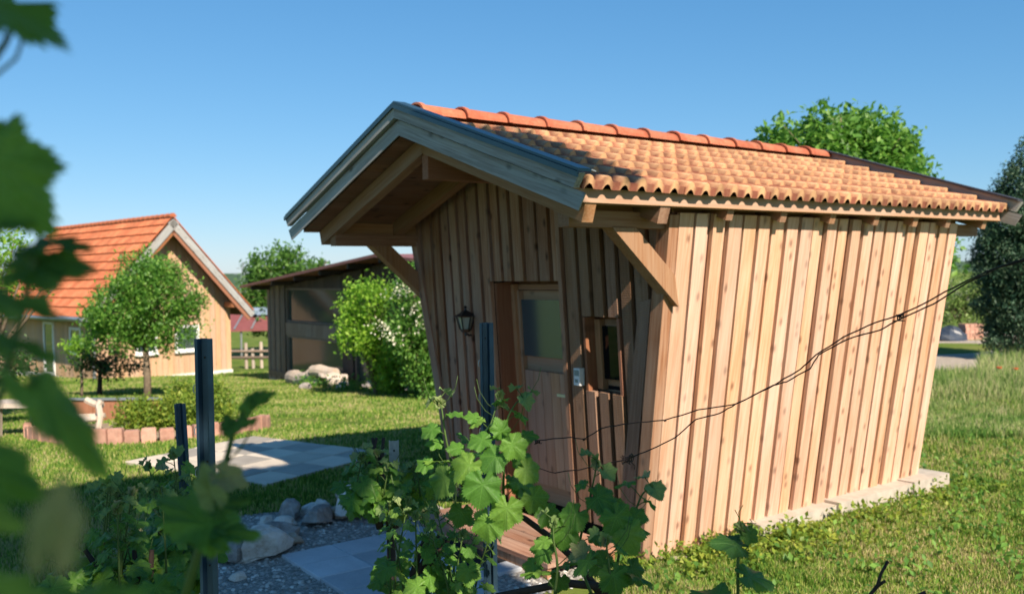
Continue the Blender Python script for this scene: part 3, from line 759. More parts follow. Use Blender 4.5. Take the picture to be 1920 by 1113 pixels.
# rocks
def rockmat(name, a, b, c):
    s = NT(name); n = s.noise(s.coord(), 5, 6, .7); n2 = s.noise(s.coord(), 22, 4, .7); col = s.ramp(n, [(.35, a), (.5, b), (.62, c)]); s.bump(s.math('ADD', n, s.math('MULTIPLY', n2, .4)), .7, .02); return s.fin(col, .9, .2)
M['rock_w'] = rockmat('pale_limestone', (.38, .31, .25), (.60, .55, .49), (.68, .65, .61)); M['rock_g'] = rockmat('grey_stone', (.16, .14, .125), (.27, .24, .22), (.38, .35, .32)); M['rock_b'] = rockmat('brownish_stone', (.25, .17, .11), (.42, .33, .25), (.5, .44, .38))
def rock(name, p, s_, rz, mat, label=None, group=None, seed=0, tilt=0, parent=None, cat='rock'):
    import mathutils
    r_ = random.Random(seed); bm = []; U, Vn = 14, 9; vs = []; fs = []
    off = Vector((r_.uniform(0, 50), r_.uniform(0, 50), 0))
    planes = [(Vector((r_.gauss(0, 1), r_.gauss(0, 1), r_.gauss(.3, .8))).normalized(), r_.uniform(.55, .85)) for _ in range(9)]
    for i in range(Vn+1):
        for j in range(U):
            th, ph = math.pi*i/Vn, 2*math.pi*j/U
            d = Vector((math.sin(th)*math.cos(ph), math.sin(th)*math.sin(ph), math.cos(th)))
            rr = 1.0
            for n_, h_ in planes:
                q = d.dot(n_)
                if q > .01: rr = min(rr, h_/q)
            rr += .10*mathutils.noise.noise(d*2.2+off)+.05*mathutils.noise.noise(d*5+off)
            vs.append((d.x*rr*s_[0], d.y*rr*s_[1], max(-.3, d.z)*rr*s_[2]))
    fs = [(i*U+j, (i+1)*U+j, (i+1)*U+(j+1) % U, i*U+(j+1) % U) for i in range(Vn) for j in range(U)]
    Mx = Matrix.Translation(p) @ Matrix.Rotation(rz, 4, 'Z') @ Matrix.Rotation(tilt, 4, 'Y')
    k = {} if parent else dict(label=label, cat=cat, group=group)
    return link(name, mesh(name, vs, fs), mat, parent, Mx, **k)
def gp(x, y, z=0.0):
    d = FW + RT*((x-960)/F_PX) - UP*((y-556.5)/F_PX); t = (z-EYE.z)/d.z; return EYE+d*t
RK = [((492, 1044), (.23, .15, .14), 'rock_w', 'large white limestone rock at the near end of the rock edging'),
      ((432, 1052), (.11, .12, .11), 'rock_g', 'shaded grey rock left of the large white one'),
      ((447, 1088), (.055, .05, .045), 'rock_w', 'small pale stone lying alone on the gravel'),
      ((529, 1008), (.14, .11, .085), 'rock_g', 'grey-brown rock behind the large white one'),
      ((552, 1020), (.08, .07, .06), 'rock_b', 'small brown stone squeezed against the slab path corner'),
      ((533, 987), (.11, .09, .07), 'rock_w', 'flat white stone lying on the grey rocks'),
      ((500, 982), (.06, .06, .045), 'rock_w', 'small white stone at the left tip of the rock edging'),
      ((545, 972), (.16, .09, .09), 'rock_g', 'long dark grey rock lying against the lawn'),
      ((597, 980), (.17, .12, .10), 'rock_g', 'broad grey rock in the middle of the edging'),
      ((582, 962), (.08, .07, .06), 'rock_w', 'pale stone behind the broad grey rock'),
      ((607, 962), (.07, .07, .09), 'rock_w', 'upright pale stone beside the broad grey rock'),
      ((640, 972), (.10, .08, .07), 'rock_b', 'brownish stone in front of the big beige boulder'),
      ((664, 970), (.19, .15, .19), 'rock_w', 'big beige boulder at the far end of the rock edging'),
      ((655, 945), (.15, .12, .15), 'rock_b', 'rounded tan boulder behind the big beige one'),
      ((700, 962), (.10, .09, .10), 'rock_b', 'brown-sided stone right of the big beige boulder')]
for i, (p, s_, mt, lb) in enumerate(RK):
    s_ = tuple(q_*1.2 for q_ in s_)
    rock('rock', gp(*p)+Vector((0, 0, s_[2]*.42)), s_, random.uniform(0, 3), M[mt], lb, 'rocks edging the gravel bed', i+3, random.uniform(-.2, .2))
# gravel lot on the right and track
lot = [(7.8, 17.6), (10.4, 17.4), (12.6, 18.6), (14.5, 21), (22, 23), (34, 26), (34, 31), (12, 29.5), (7.5, 28), (5, 23)]
rough_sheet('gravel_lot', lot, .012, M['lot'], kind='structure')

# ================================================================== BACKGROUND BUILDINGS
def building_frame(P, u, n): # local x along the wall, local y away from the viewer
    pass
# --- left house
hz0 = -1.25
HP = Vector((-13.2, 29.0, hz0)); hu = Vector((.675, .738, 0)).normalized()
house = empty('wooden_house', HP, math.atan2(hu.y, hu.x), label='board-clad house with steep bright orange tile roof on the left', cat='house')
GW = 4.74; HL = 8.6; hs = 1.095; OV = .6; zr_h = 4.11-hz0; XC = GW/2      # local: x along gable, y back along ridge
def zroof(x): return zr_h-hs*abs(x-XC)
ev = 2.94
k = MB(); k.box((-.03, -.03, -.4), (GW+.03, HL, .10)); k.build('plinth', M['white_base'], house)
nb = 24; bw = GW/nb
for i in range(nb):
    a = i*bw+.006; b = (i+1)*bw-.006
    top = [(b-a, zroof(b)-.28-.1), (0, zroof(a)-.28-.1)]
    if a < XC < b: top = [(b-a, zroof(b)-.38), (XC-a, zroof(XC)-.38), (0, zroof(a)-.38)]
    plate('wall_board', house, (a, .0, .1), (1, 0, 0), (0, 0, 1), [(0, 0), (b-a, 0)]+top, .03 if i % 2 else .045, M['house_wood'])
for i in range(40):
    a = i*.215; plate('wall_board', house, (0, a, .1), (0, 1, 0), (0, 0, 1), [(.0, 0), (.205, 0), (.205, 1.95), (.0, 1.95)], .03, M['house_wood'])
k = MB(); k.box((.06, .06, 0), (GW-.05, HL-.05, 1.9)); k.build('wall_core', M['dark_in'], house)
k = MB(); k.box((GW-.04, .06, .05), (GW, HL, 2.1)); k.build('wall', M['house_wood'], house)
def housewin(x0, x1, z0, z1, gab=True):
    w_ = empty('window', (0, 0, 0)); w_.parent = house
    if gab:
        f = MB(); t = .09; y0, y1 = -.055, .02
        f.box((x0, y0, z0), (x0+t, y1, z1)); f.box((x1-t, y0, z0), (x1, y1, z1)); f.box((x0+t, y0, z1-t), (x1-t, y1, z1)); f.box((x0+t, y0, z0), (x1-t, y1, z0+t)); f.box((x0-.03, y0-.06, z0-.04), (x1+.03, y1-.03, z0-.001))
        f.build('window_frame', M['whitepaint'], w_); g = MB(); g.box((x0+t, -.035, z0+t), (x1-t, -.02, z1-t)); g.build('pane', M['houseglass'], w_)
    else:
        f = MB(); t = .09; xx0, xx1 = -.07, .0
        f.box((xx0, x0, z0), (xx1, x0+t, z1)); f.box((xx0, x1-t, z0), (xx1, x1, z1)); f.box((xx0, x0+t, z1-t), (xx1, x1-t, z1)); f.box((xx0, x0+t, z0), (xx1, x1-t, z0+t))
        f.build('window_frame', M['whitepaint'], w_); g = MB(); g.box((-.045, x0+t, z0+t), (-.035, x1-t, z1-t)); g.build('pane', M['houseglass'], w_)
housewin(2.62, 3.50, .86, 1.75); housewin(1.25, 2.0, .86, 1.75)
housewin(1.0, 1.9, .9, 1.8, False); housewin(3.2, 4.1, .1, 1.95, False)
# roof slabs, barge boards, purlins
for sgn in (1, -1):
    dvv = Vector((sgn, 0, -hs)).normalized(); tot = ev*math.hypot(1, hs)
    nrm = Vector((sgn*hs, 0, 1)).normalized()
    # under-roof slab
    plate('roof_deck', house, Vector((XC, -OV+.04, zr_h-.16)), (0, 1, 0), dvv, [(0, 0), (HL+2*OV-.1, 0), (HL+2*OV-.1, tot-.03), (0, tot-.03)], (.06 if dvv.cross(Vector((0, 1, 0))).z > 0 else -.06), M['soffit'])
    for yb in (-OV, HL+OV-.04):
        plate('barge_board', house, Vector((XC, yb, zr_h-.05)), nrm, dvv, [(-.24, -.02), (0, 0), (0, tot+.03), (-.2, tot+.03)], .04 if dvv.cross(nrm).y < 0 else -.04, M['barge'])
        plate('barge_board', house, Vector((XC, yb+.05, zr_h-.25)), nrm, dvv, [(-.22, -.02), (0, 0), (0, tot-.1), (-.2, tot-.1)], .04 if dvv.cross(nrm).y < 0 else -.04, M['frame_wood'])
for x_, z_ in ((XC-2.2, zroof(XC-2.2)-.55), (XC+2.2, zroof(XC+2.2)-.55), (XC, zr_h-.5)):
    beam('purlin', house, (x_, -OV+.08, z_), (x_, HL+OV, z_), .16, .18, M['frame_wood'])
NC = 11; NTL = 26; hco = ev*math.hypot(1, hs)/NC; htw = (HL+2*OV)/NTL
htm = tile_mesh('roof_tile', htw, hco+.06, .03, .022, 2, 4); htm.materials.append(M['house_tile'])
upv = Vector((1, 0, hs)).normalized(); nrm = Vector((-hs, 0, 1)).normalized()
zv = (upv-nrm*.07).normalized()
for r_ in range(NC):
    for c_ in range(NTL):
        base = Vector((XC, 0, zr_h))-upv*(hco*(NC-r_))+Vector((0, -OV+c_*htw, 0))+nrm*(.045)
        xax = Vector((0, 1, 0))
        link('roof_tile', htm, None, house, frame(base, xax, zv))
plate('roof_cover', house, Vector((XC, -OV, zr_h+.03)), (0, 1, 0), Vector((1, 0, -hs)), [(0, 0), (HL+2*OV, 0), (HL+2*OV, ev*math.hypot(1, hs)), (0, ev*math.hypot(1, hs))], .03, M['house_tile'])
k = MB(); nrt = 28
for i in range(nrt):
    y = -OV+i*(HL+2*OV)/nrt; r1, r2 = .13, .105; yy = y+(HL+2*OV)/nrt
    vs = [(XC+r*math.cos(a), q, zr_h+.02+r*math.sin(a)) for q, r in ((y, r1), (yy, r2)) for a in [math.pi*j/6 for j in range(7)]]
    k.add(vs, [(j, j+1, 8+j, 7+j) for j in range(6)]+[tuple(range(7))])
k.build('ridge_tiles', M['house_tile'], house, kind='stuff')
xg = XC-ev-.06; zg = zr_h-hs*ev-.02
k = MB(); k.tube([(xg, -OV, zg), (xg, HL+OV, zg)], .075, 8); k.build('gutter', M['gutter'], house)
k = MB(); k.tube([(xg, -.4, zg-.03), (xg, -.4, zg-.15), (-.08, -.02, zg-.5), (-.08, -.02, .1)], .05, 8); k.build('downpipe', M['gutter'], house)
# --- barn
bz = -.95
BP = Vector((-7.18, 27.1, bz)); bu = Vector((.588, -.81, 0)).normalized()
barn = empty('old_barn', BP, math.atan2(bu.y, bu.x), label='dark weathered timber barn with large plastic windows and low reddish roof', cat='barn')
# local x along the front wall towards the right, local y away from viewer
def bzr(x): return (2.79+(x+.7)*.0805) if x < 7.9 else (3.48-(x-7.9)*.08)
k = MB(); k.box((-.02, .16, 0), (12.5, 3.2, 2.6)); k.build('wall_core', M['dark_in'], barn)
random.seed(21)
for i in range(7):
    a = -.16+i*.19
    plate('wall_board', barn, (a, .04, 0.05), (1, 0, 0), (0, 0, 1), [(0, 0), (.182, 0), (.182, bzr(a+.18)-.16), (0, bzr(a)-.16)], -.03 if i % 2 else -.05, M['barn_wood'])
for i in range(6):
    plate('wall_board', barn, (-.17, .05+i*.2, 0.05), (0, 1, 0), (0, 0, 1), [(0, 0), (.19, 0), (.19, 2.6), (0, 2.6)], .03, M['barn_wood'])
for i in range(24):
    a = 1.18+i*.2
    plate('wall_board', barn, (a, .05, 2.70), (1, 0, 0), (0, 0, 1), [(0, 0), (.19, 0), (.19, bzr(a+.18)-2.86), (0, bzr(a)-2.86)], -.03, M['barn_dark'])
for i in range(24):
    a = 6.1+i*.22
    plate('wall_board', barn, (a, .05, 2.45), (1, 0, 0), (0, 0, 1), [(0, 0), (.21, 0), (.21, bzr(a+.2)-2.6), (0, bzr(a)-2.6)], -.03, M['barn_dark'])
def bbox(name, x0, x1, z0, z1, y0, y1, mat, parent=None): q = MB(); q.box((x0, y0, z0), (x1, y1, z1)); return q.build(name, M[mat], parent or barn)
for (x0, x1, z0, z1) in ((1.22, 4.9, 1.74, 2.70), (1.22, 4.9, .32, 1.36), (5.55, 7.9, .35, 2.4), (8.52, 10.3, .45, 1.6)):
    w_ = empty('window', (0, 0, 0)); w_.parent = barn
    bbox('pane', x0+.06, x1-.06, z0+.05, z1-.05, .09, .11, 'barnglass', w_)
    f = MB(); f.box((x0, .02, z0), (x0+.06, .1, z1)); f.box((x1-.06, .02, z0), (x1, .1, z1)); f.box((x0+.06, .02, z0), (x1-.06, .1, z0+.05)); f.box((x0+.06, .02, z1-.05), (x1-.06, .1, z1)); f.build('window_frame', M['barn_wood'], w_)
bbox('rail', 1.22, 4.9, 1.37, 1.73, -.01, .06, 'barn_wood'); bbox('post', 4.92, 5.5, 0, 2.9, -.02, .08, 'barn_dark'); bbox('post', 8.15, 8.5, 0, 2.6, -.05, .05, 'frame_wood')
bbox('sill', -.1, 4.9, .15, .30, -.03, .05, 'barn_wood'); bbox('wall', 5.55, 8.1, .1, .34, .0, .06, 'barn_dark'); bbox('base', -.2, 12, -.3, .12, .02, .1, 'concrete')
# small roof sheets
dirs = [(-.75, 7.9), (7.9, 12.6)]
for (xa_, xb_) in dirs:
    za_, zb_ = bzr(xa_), bzr(xb_-.001) if xb_ < 12 else bzr(xb_)
    ncr = int((xb_-xa_)/.9)+1
    for i in range(ncr):
        a = xa_+(xb_-xa_)*i/ncr; b = xa_+(xb_-xa_)*(i+1)/ncr; q = MB(); z0 = za_+(zb_-za_)*i/ncr; z1 = za_+(zb_-za_)*(i+1)/ncr
        vs = [(a, -.62, z0), (b-.003, -.62, z1), (b-.003, 4.2, z1), (a, 4.2, z0)]; vs += [(p, r, s_-.07) for p, r, s_ in vs]
        q.add(vs, [(0,1,2,3), (7,6,5,4), (0,4,5,1), (1,5,6,2), (2,6,7,3), (3,7,4,0)]); q.build('roof_sheet', M['barnroof'], barn)
for x_ in (0, 1.6, 3.2, 4.8, 6.4, 8.0, 9.6):
    beam('rafter', barn, (x_, -.55, bzr(x_)-.13), (x_, .1, bzr(x_)-.13), .08, .12, M['barn_dark'])
# --- open shelter far behind
sh = empty('open_shelter', (-12.2, 41.5, G(-12.2, 41.5)), .3, label='small open shelter with maroon roof on a pale post', cat='shelter')
zz0 = G(-12.2, 41.5)
k = MB()
vs = [(-1.0, 0, 1.35), (2.2, 0, 1.35), (2.2, 1.6, 2.1), (-.6, 1.6, 2.1)]; vs += [(a, b, c-.09) for a, b, c in vs]
k.add(vs, [(0,1,2,3), (7,6,5,4), (0,4,5,1), (1,5,6,2), (2,6,7,3), (3,7,4,0)]); k.build('roof', M['maroon'], sh)
for x_ in (-.2, .55): 
    k = MB(); k.beam((x_-.2, -.02, 1.38), (x_+.3, 1.6, 2.14), .07, .05); k.build('batten', M['gutter'], sh)
k = MB(); k.box((.2, 1.0, 1.95), (2.2, 1.3, 2.3)); k.build('panel', M['bluecloth'], sh)
for x_, y_ in ((-.1, .15), (2.0, .15), (2.0, 1.4)):
    k = MB(); k.tube([(x_, y_, -.4), (x_, y_, 1.3 if y_ < 1 else 2.0)], .05, 8); k.build('post', M['gutter'], sh)
# rail fence by the shelter
fe = empty('rail_fence', (-11.0, 36.5, 0), .1, label='weathered post and rail fence between house and barn', cat='fence')
random.seed(31)
for i, x_ in enumerate((-.5, .35, .62, .95, 1.9, 2.15, 2.6)):
    zb = G(-11+x_, 36.5)
    k = MB(); k.tube([(x_, 0, zb-.1), (x_+random.uniform(-.03, .03), 0, zb+random.uniform(.75, 1.15))], .065, 7); k.build('post', M['drift'], fe)
for zz_ in (.45, .7):
    k = MB(); k.tube([(-.9, -.08, G(-11, 36.5)+zz_+.02), (1.2, -.08, G(-10.5, 36.5)+zz_-.02), (3.0, -.08, G(-9, 36.5)+zz_-.06)], .055, 7); k.build('rail', M['barn_wood'], fe)
# pylon
py_ = empty('power_pylon', (-82, 280, -4), 0, label='distant lattice power pylon on the horizon', cat='pylon')
k = MB(); hgt = 11.5
for sx, sy in ((1, 1), (1, -1), (-1, 1), (-1, -1)): k.tube([(sx*.9, sy*.9, 0), (sx*.15, sy*.15, hgt)], .09, 4)
for i in range(9):
    z = hgt*i/9; r_ = .9-.75*i/9; k.tube([(-r_, -r_, z), (r_, -r_, z+1.2)], .05, 4); k.tube([(r_, r_, z), (-r_, r_, z+1.2)], .05, 4)
k.build('mast', M['gutter'], py_)
k = MB(); 
for z, l_ in ((9.6, 2.0), (7.9, 2.8)): k.beam((-l_, 0, z), (l_, 0, z), .18, .2)
k.build('crossarm', M['gutter'], py_)

# ================================================================== MID GROUND THINGS
# round brick edged bed
cx, cy = -5.05, 12.75; bed = empty('brick_edging', (cx, cy, 0), 0, label='curved low border of upright pink edging stones around the planted bed', cat='edging')
random.seed(17)
for i in range(30):
    a = math.radians(158+i*7.3+random.uniform(-.6, .6)); r_ = 1.55
    x_, y_ = r_*math.cos(a), .95*r_*math.sin(a); h_ = .17+random.uniform(-.01, .03); zg_ = G(cx+x_, cy+y_)
    if i == 0: em = None
    q = MB(); q.box((-.085, -.05, -.1), (.085, .05, h_-.015)); q.box((-.078, -.043, h_-.015), (.078, .043, h_))
    q.build('edging_stone', M['brick'], bed, M=Matrix.Translation((x_, y_, zg_)) @ Matrix.Rotation(a+math.pi/2, 4, 'Z') @ Matrix.Rotation(random.uniform(-.05, .05), 4, 'X'))
def soil():
    s = NT('dry_soil'); n = s.noise(s.coord(rnd=False), 6, 5); return s.fin(s.ramp(n, [(.35, (.2, .14, .09)), (.6, (.34, .26, .17))]), .95, .1)
M['soil'] = soil()
rough_sheet('soil_bed', [(cx+1.5*math.cos(t), cy+1.4*math.sin(t)) for t in [2*math.pi*i/10 for i in range(10)]], .03, M['soil'], kind='structure')
rough_sheet('bare_ground', [(-7.6, 11.6), (-5.6, 11.5), (-5.3, 12.6), (-7.4, 13.2)], .01, M['soil'], kind='structure')
# low rusty board wall
bwll = empty('board_planter', (-6.3, 14.2, G(-6.3, 14.2)), -.06, label='low rust brown board border with grey top rail behind the bed', cat='planter')
for i in range(4): 
    q = MB(); q.box((-.6+i*.36, 0, -.1), (-.6+i*.36+.352, .04, .34)); q.build('board', M['frame_wood'], bwll)
q = MB(); q.box((-.63, -.03, .342), (.87, .07, .37)); q.build('top_rail', M['gutter'], bwll)
# driftwood bench: winding branches
dw = empty('branch_bench', (-6.15, 12.4, G(-6, 12.35)-.12), 0, label='rustic bench of pale twisted branches behind the blurred leaf', cat='bench')
q = MB()
for pts, r_ in (([(-.35, 0, .28), (-.1, .02, .31), (.2, -.02, .29), (.48, .02, .33)], .035), ([(-.3, .1, .30), (.1, .12, .33), (.5, .1, .30)], .03), ([(-.35, .2, .3), (.0, .2, .32), (.5, .22, .34)], .035)): q.tube(pts, r_, 7)
q.build('seat', M['drift'], dw)
for pts in ([(-.22, 0, -.05), (-.2, .05, .28)], [(.45, 0, -.05), (.5, .08, .35), (.47, .1, .50), (.50, .12, .56)], [(.48, .2, .48), (.36, .22, .50), (.24, .22, .56)]):
    q = MB(); q.tube(pts, [.045]*len(pts), 7); q.build('leg', M['drift'], dw)
q = MB(); q.tube([(-.15, 0, .1), (.1, -.12, .08), (.35, -.2, .02)], .03, 6); q.build('brace', M['drift'], dw)
# rustic table at the left edge
tb = empty('rustic_table', (-6.45, 12.2, G(-6.5, 12.2)), .1, label='rustic table with thick grey top and log legs at the left edge', cat='table')
q = MB(); q.box((-.5, -.22, .42), (.32, .3, .48)); q.build('tabletop', M['drift'], tb)
for x_, y_ in ((-.38, -.12), (.2, -.12), (-.05, .2), (.25, .2)):
    q = MB(); q.tube([(x_, y_, -.05), (x_+.02, y_, .42)], [.06, .05], 8); q.build('leg', M['drift'], tb)
# logs in front of the barn
LG = [((-.1, .0), 1.0, .19, 0), ((.95, -.2), 1.1, .17, .1), ((1.5, .15), .9, .15, .25), ((2.15, .0), .5, .2, 1.2)]
llb = ['thick bleached log, leftmost of the pile before the barn', 'bleached log in the middle of the pile before the barn', 'thinner log on the back of the pile before the barn', 'stubby log end at the right of the pile before the barn']
for i, ((a, b), ln_, r_, az) in enumerate(LG):
    c = at(560+i*24, 712-(8 if i == 2 else 0), 24.2-.6*i); c.z = G(c.x, c.y)+r_*.8+(.25 if i == 2 else 0)
    d = Vector((bu.x*math.cos(az)-bu.y*math.sin(az), bu.x*math.sin(az)+bu.y*math.cos(az), 0)); q = MB()
    q.tube([c-d*ln_*.5, c-d*ln_*.2+Vector((0, 0, .03)), c+d*ln_*.15, c+d*ln_*.5], [r_, r_*1.08, r_*.95, r_*.85], 12); q.build('log', M['drift'], label=llb[i], cat='log', group='logs lying before the barn')
random.seed(8)
sl_ = ['broken pale stump standing on the log pile', 'knotty root piece at the right end of the log pile']
for i, (x_, y_, D_) in enumerate(((588, 700, 23.4), (613, 702, 22.9))):
    c = at(x_, y_, D_); rock('stump', c, (.22, .2, .2), 0, M['drift'], sl_[i], 'pieces of root wood on the logs', 40+i, 0, cat='wood piece')
for i, (x_, y_, s_) in enumerate(((575, 737, .16), (645, 745, .2), (690, 742, .2), (795, 748, .26), (825, 752, .2), (765, 742, .15))):
    c = at(x_, y_, 20.5 if i > 2 else 22); c.z = G(c.x, c.y)+s_*.3
    rock('stone', c, (s_*1.2, s_, s_*.8), i, M['rock_w'] if i % 2 else M['rock_g'], ['grey stone in the grass below the logs', 'pale stone at the foot of the barn post', 'grey stone in front of the dark barn bay', 'pale block beneath the plank seat', 'grey stone at the hut side of the plank seat', 'small pale stone under the left end of the plank seat'][i], 'stones along the barn front', 60+i)
pb = empty('plank_seat', at(778, 722, 19.5), math.atan2(bu.y, bu.x), label='long reddish plank seat in front of the barn bushes', cat='bench')
q = MB(); q.box((-1.0, -.15, 0), (1.3, .15, .05)); q.build('seat', M['house_wood'], pb)
for x_ in (-.8, 1.0): q = MB(); q.box((x_, -.12, -.45), (x_+.15, .12, -.002)); q.build('leg', M['barn_wood'], pb)
# tarpaulin heap and brick stack near the gravel lot
tp = at(1782, 640, 25.5); tp.z = G(tp.x, tp.y)+.12
rock('tarpaulin_heap', tp, (.62, .5, .38), .3, M['tarp'], 'dark blue tarpaulin heap beside the gravel lot', None, 77, 0, cat='tarpaulin')
bs = at(1828, 640, 25.5); bs.z = G(bs.x, bs.y)
cr8 = empty('brick_stack', bs, .2, label='stack of red bricks beside the tarpaulin heap', cat='bricks')
random.seed(2)
for r_ in range(5):
    for c_ in range(4):
        q = MB(); q.box((0, 0, 0), (.13, .3, .085)); q.build('brick', M['brick'], cr8, M=Matrix.Translation((-.28+c_*.14, random.uniform(-.02, .02), r_*.09)))

# ================================================================== VEGETATION
def leaf_cloud(centers, per, spread, size, flat=.0, up=.5, asp=.5, seed=0, droop=0):
    r = np.random.default_rng(seed); K = len(centers); N = K*per
    c = np.repeat(centers, per, 0) + r.normal(0, 1, (N, 3))*spread
    d = r.normal(0, 1, (N, 3)); d[:, 2] -= droop; d /= np.linalg.norm(d, axis=1)[:, None]
    nn = r.normal(0, 1, (N, 3)); nn[:, 2] = np.abs(nn[:, 2])+up; nn -= d*(nn*d).sum(1)[:, None]; nn /= np.linalg.norm(nn, axis=1)[:, None]
    s = np.cross(d, nn); L = size*r.uniform(.65, 1.3, (N, 1)); wd = L*asp
    a = c; b = c+d*L*.5+s*wd*.5+nn*L*.06; e = c+d*L*.5-s*wd*.5+nn*L*.06; t = c+d*L
    V = np.stack([a, b, t, e], 1).reshape(-1, 3); F = np.arange(N*4).reshape(N, 4)
    tri = np.stack([F[:, [0, 1, 2]], F[:, [0, 2, 3]]], 1).reshape(-1, 3)
    return V, tri
def lobes_points(lobes, n, seed, shell=.55):
    r = np.random.default_rng(seed); out = []
    vol = np.array([l[1][0]*l[1][1]*l[1][2] for l in lobes]); vol = vol/vol.sum(); cnt = r.multinomial(n, vol)
    for (c, s), k in zip(lobes, cnt):
        d = r.normal(0, 1, (k, 3)); d /= np.linalg.norm(d, axis=1)[:, None]
        rad = (shell**3+(1-shell**3)*r.uniform(0, 1, k))**(1/3); rad *= 1+.06*r.normal(0, 1, k)
        out.append(np.array(c)+d*rad[:, None]*np.array(s))
    return np.concatenate(out)
def tree(name, base, lobes, nclump, per, spread, size, mat, label, trunk_r=.08, seed=0, cat='tree', group=None, limbs=True, up=.5, asp=.5, shell=.5, droop=0, lean=(0, 0), barkm='bark', extra=None):
    base = Vector(base); root = empty(name, base, 0, label=label, cat=cat, group=group)
    rl = random.Random(seed+500); lobes2 = list(lobes)
    for (c_, s_) in lobes:
        for _ in range(4):
            a_ = rl.uniform(0, 6.28); e_ = rl.uniform(-.5, 1.3); f_ = rl.uniform(.18, .34); lobes2.append(((c_[0]+math.cos(a_)*math.cos(e_)*s_[0]*.95, c_[1]+math.sin(a_)*math.cos(e_)*s_[1]*.95, c_[2]+math.sin(e_)*s_[2]*.95), (s_[0]*f_, s_[1]*f_, s_[2]*f_)))
    P = lobes_points(lobes2, nclump, seed, shell)
    V, F = leaf_cloud(P, per, spread, size, up=up, asp=asp, seed=seed+1, droop=droop)
    me = np_mesh('crown', V, F); link('crown', me, M[mat], root)
    q = MB(); r_ = random.Random(seed); zc = min(l[0][2]-l[1][2]*.55 for l in lobes)
    topc = Vector((sum(l[0][0] for l in lobes)/len(lobes), sum(l[0][1] for l in lobes)/len(lobes), max(l[0][2] for l in lobes)))
    fork = Vector((topc.x*.4+lean[0], topc.y*.4+lean[1], max(.15, zc)))
    q.tube([(0, 0, -.15), (fork.x*.3+.02, fork.y*.3, fork.z*.4), tuple(fork)], [trunk_r*1.25, trunk_r, trunk_r*.8], 9)
    q.build('trunk', M[barkm], root, smooth=True)
    if limbs:
        q = MB()
        for (c, s) in lobes:
            for _ in range(2):
                t = Vector(c)+Vector((r_.uniform(-.6, .6)*s[0], r_.uniform(-.6, .6)*s[1], r_.uniform(-.1, .7)*s[2])); mid = (fork+t)/2+Vector((r_.uniform(-.1, .1), r_.uniform(-.1, .1), .05))*s[0]
                q.tube([fork, mid, t], [trunk_r*.6, trunk_r*.35, trunk_r*.12], 6)
        for i in range(0, len(P), max(1, len(P)//60)):
            t = Vector(P[i]); q.tube([fork*.4+topc*.6 if False else fork+(topc-fork)*r_.uniform(.2, .8), t], [trunk_r*.14, trunk_r*.05], 4)
        q.build('branches', M[barkm], root, smooth=True)
    return root
# apple tree in front of the house
tree('apple_tree', (-7.78, 19.4, G(-7.6, 19.4)), [((-.45, 0, 1.85), (.85, .8, .62)), ((.25, .1, 2.15), (.85, .8, .75)), ((.0, 0, 2.6), (.62, .6, .55)), ((.6, 0, 1.6), (.5, .5, .42)), ((-.95, .1, 1.65), (.42, .5, .4)), ((.5, 0, 2.55), (.4, .4, .4)), ((-.55, 0, 1.3), (.6, .6, .3)), ((.4, 0, 1.25), (.45, .5, .25)), ((-1.05, 0, 2.0), (.25, .3, .3)), ((.95, 0, 2.2), (.22, .3, .25))], 620, 30, .10, .085, 'apple', 'small apple tree with dense rounded crown in front of the orange-roofed house', .075, 1)
tree('young_tree', (-9.35, 20.6, G(-9.4, 20.6)), [((.1, 0, .88), (.6, .5, .26)), ((-.25, 0, .66), (.5, .4, .2)), ((.45, 0, .62), (.4, .4, .18))], 70, 22, .09, .09, 'sapling', 'sparse young fruit tree with dark thin trunk beside the house porch', .055, 2, barkm='vinewood')
tree('young_tree', (-9.6, 20.3, G(-9.4, 20.6)), [((-.1, .3, 1.1), (.35, .3, .18))], 30, 20, .09, .09, 'bright', 'pale green sapling behind the sparse young tree', .03, 21, limbs=False)
tree('pear_tree', (-8.2, 14.3, G(-8.6, 14.3)), [((-.35, 0, 2.1), (.75, .8, .6)), ((.15, 0, 2.55), (.55, .5, .6)), ((.55, 0, 2.05), (.4, .4, .28)), ((-.5, 0, 1.2), (.5, .6, .4)), ((.9, .2, 2.15), (.25, .2, .12))], 150, 20, .09, .085, 'bright', 'light green tree overhanging from the left edge of the picture', .07, 3, shell=.3)
tree('young_tree', (-7.9, 13.6, G(-7.9, 13.6)), [((-.1, 0, .75), (.55, .4, .3)), ((.35, 0, .95), (.4, .4, .3))], 90, 18, .08, .08, 'sapling', 'dark leaved shrub at the left edge behind the rustic table', .04, 4, cat='shrub')
tree('low_shrub', (-8.3, 13.2, G(-7.9, 13.2)), [((.0, 0, .55), (.5, .4, .35))], 70, 22, .08, .07, 'bush', 'yellow-green bush at the left edge above the rustic table', .03, 5, cat='shrub', limbs=False)
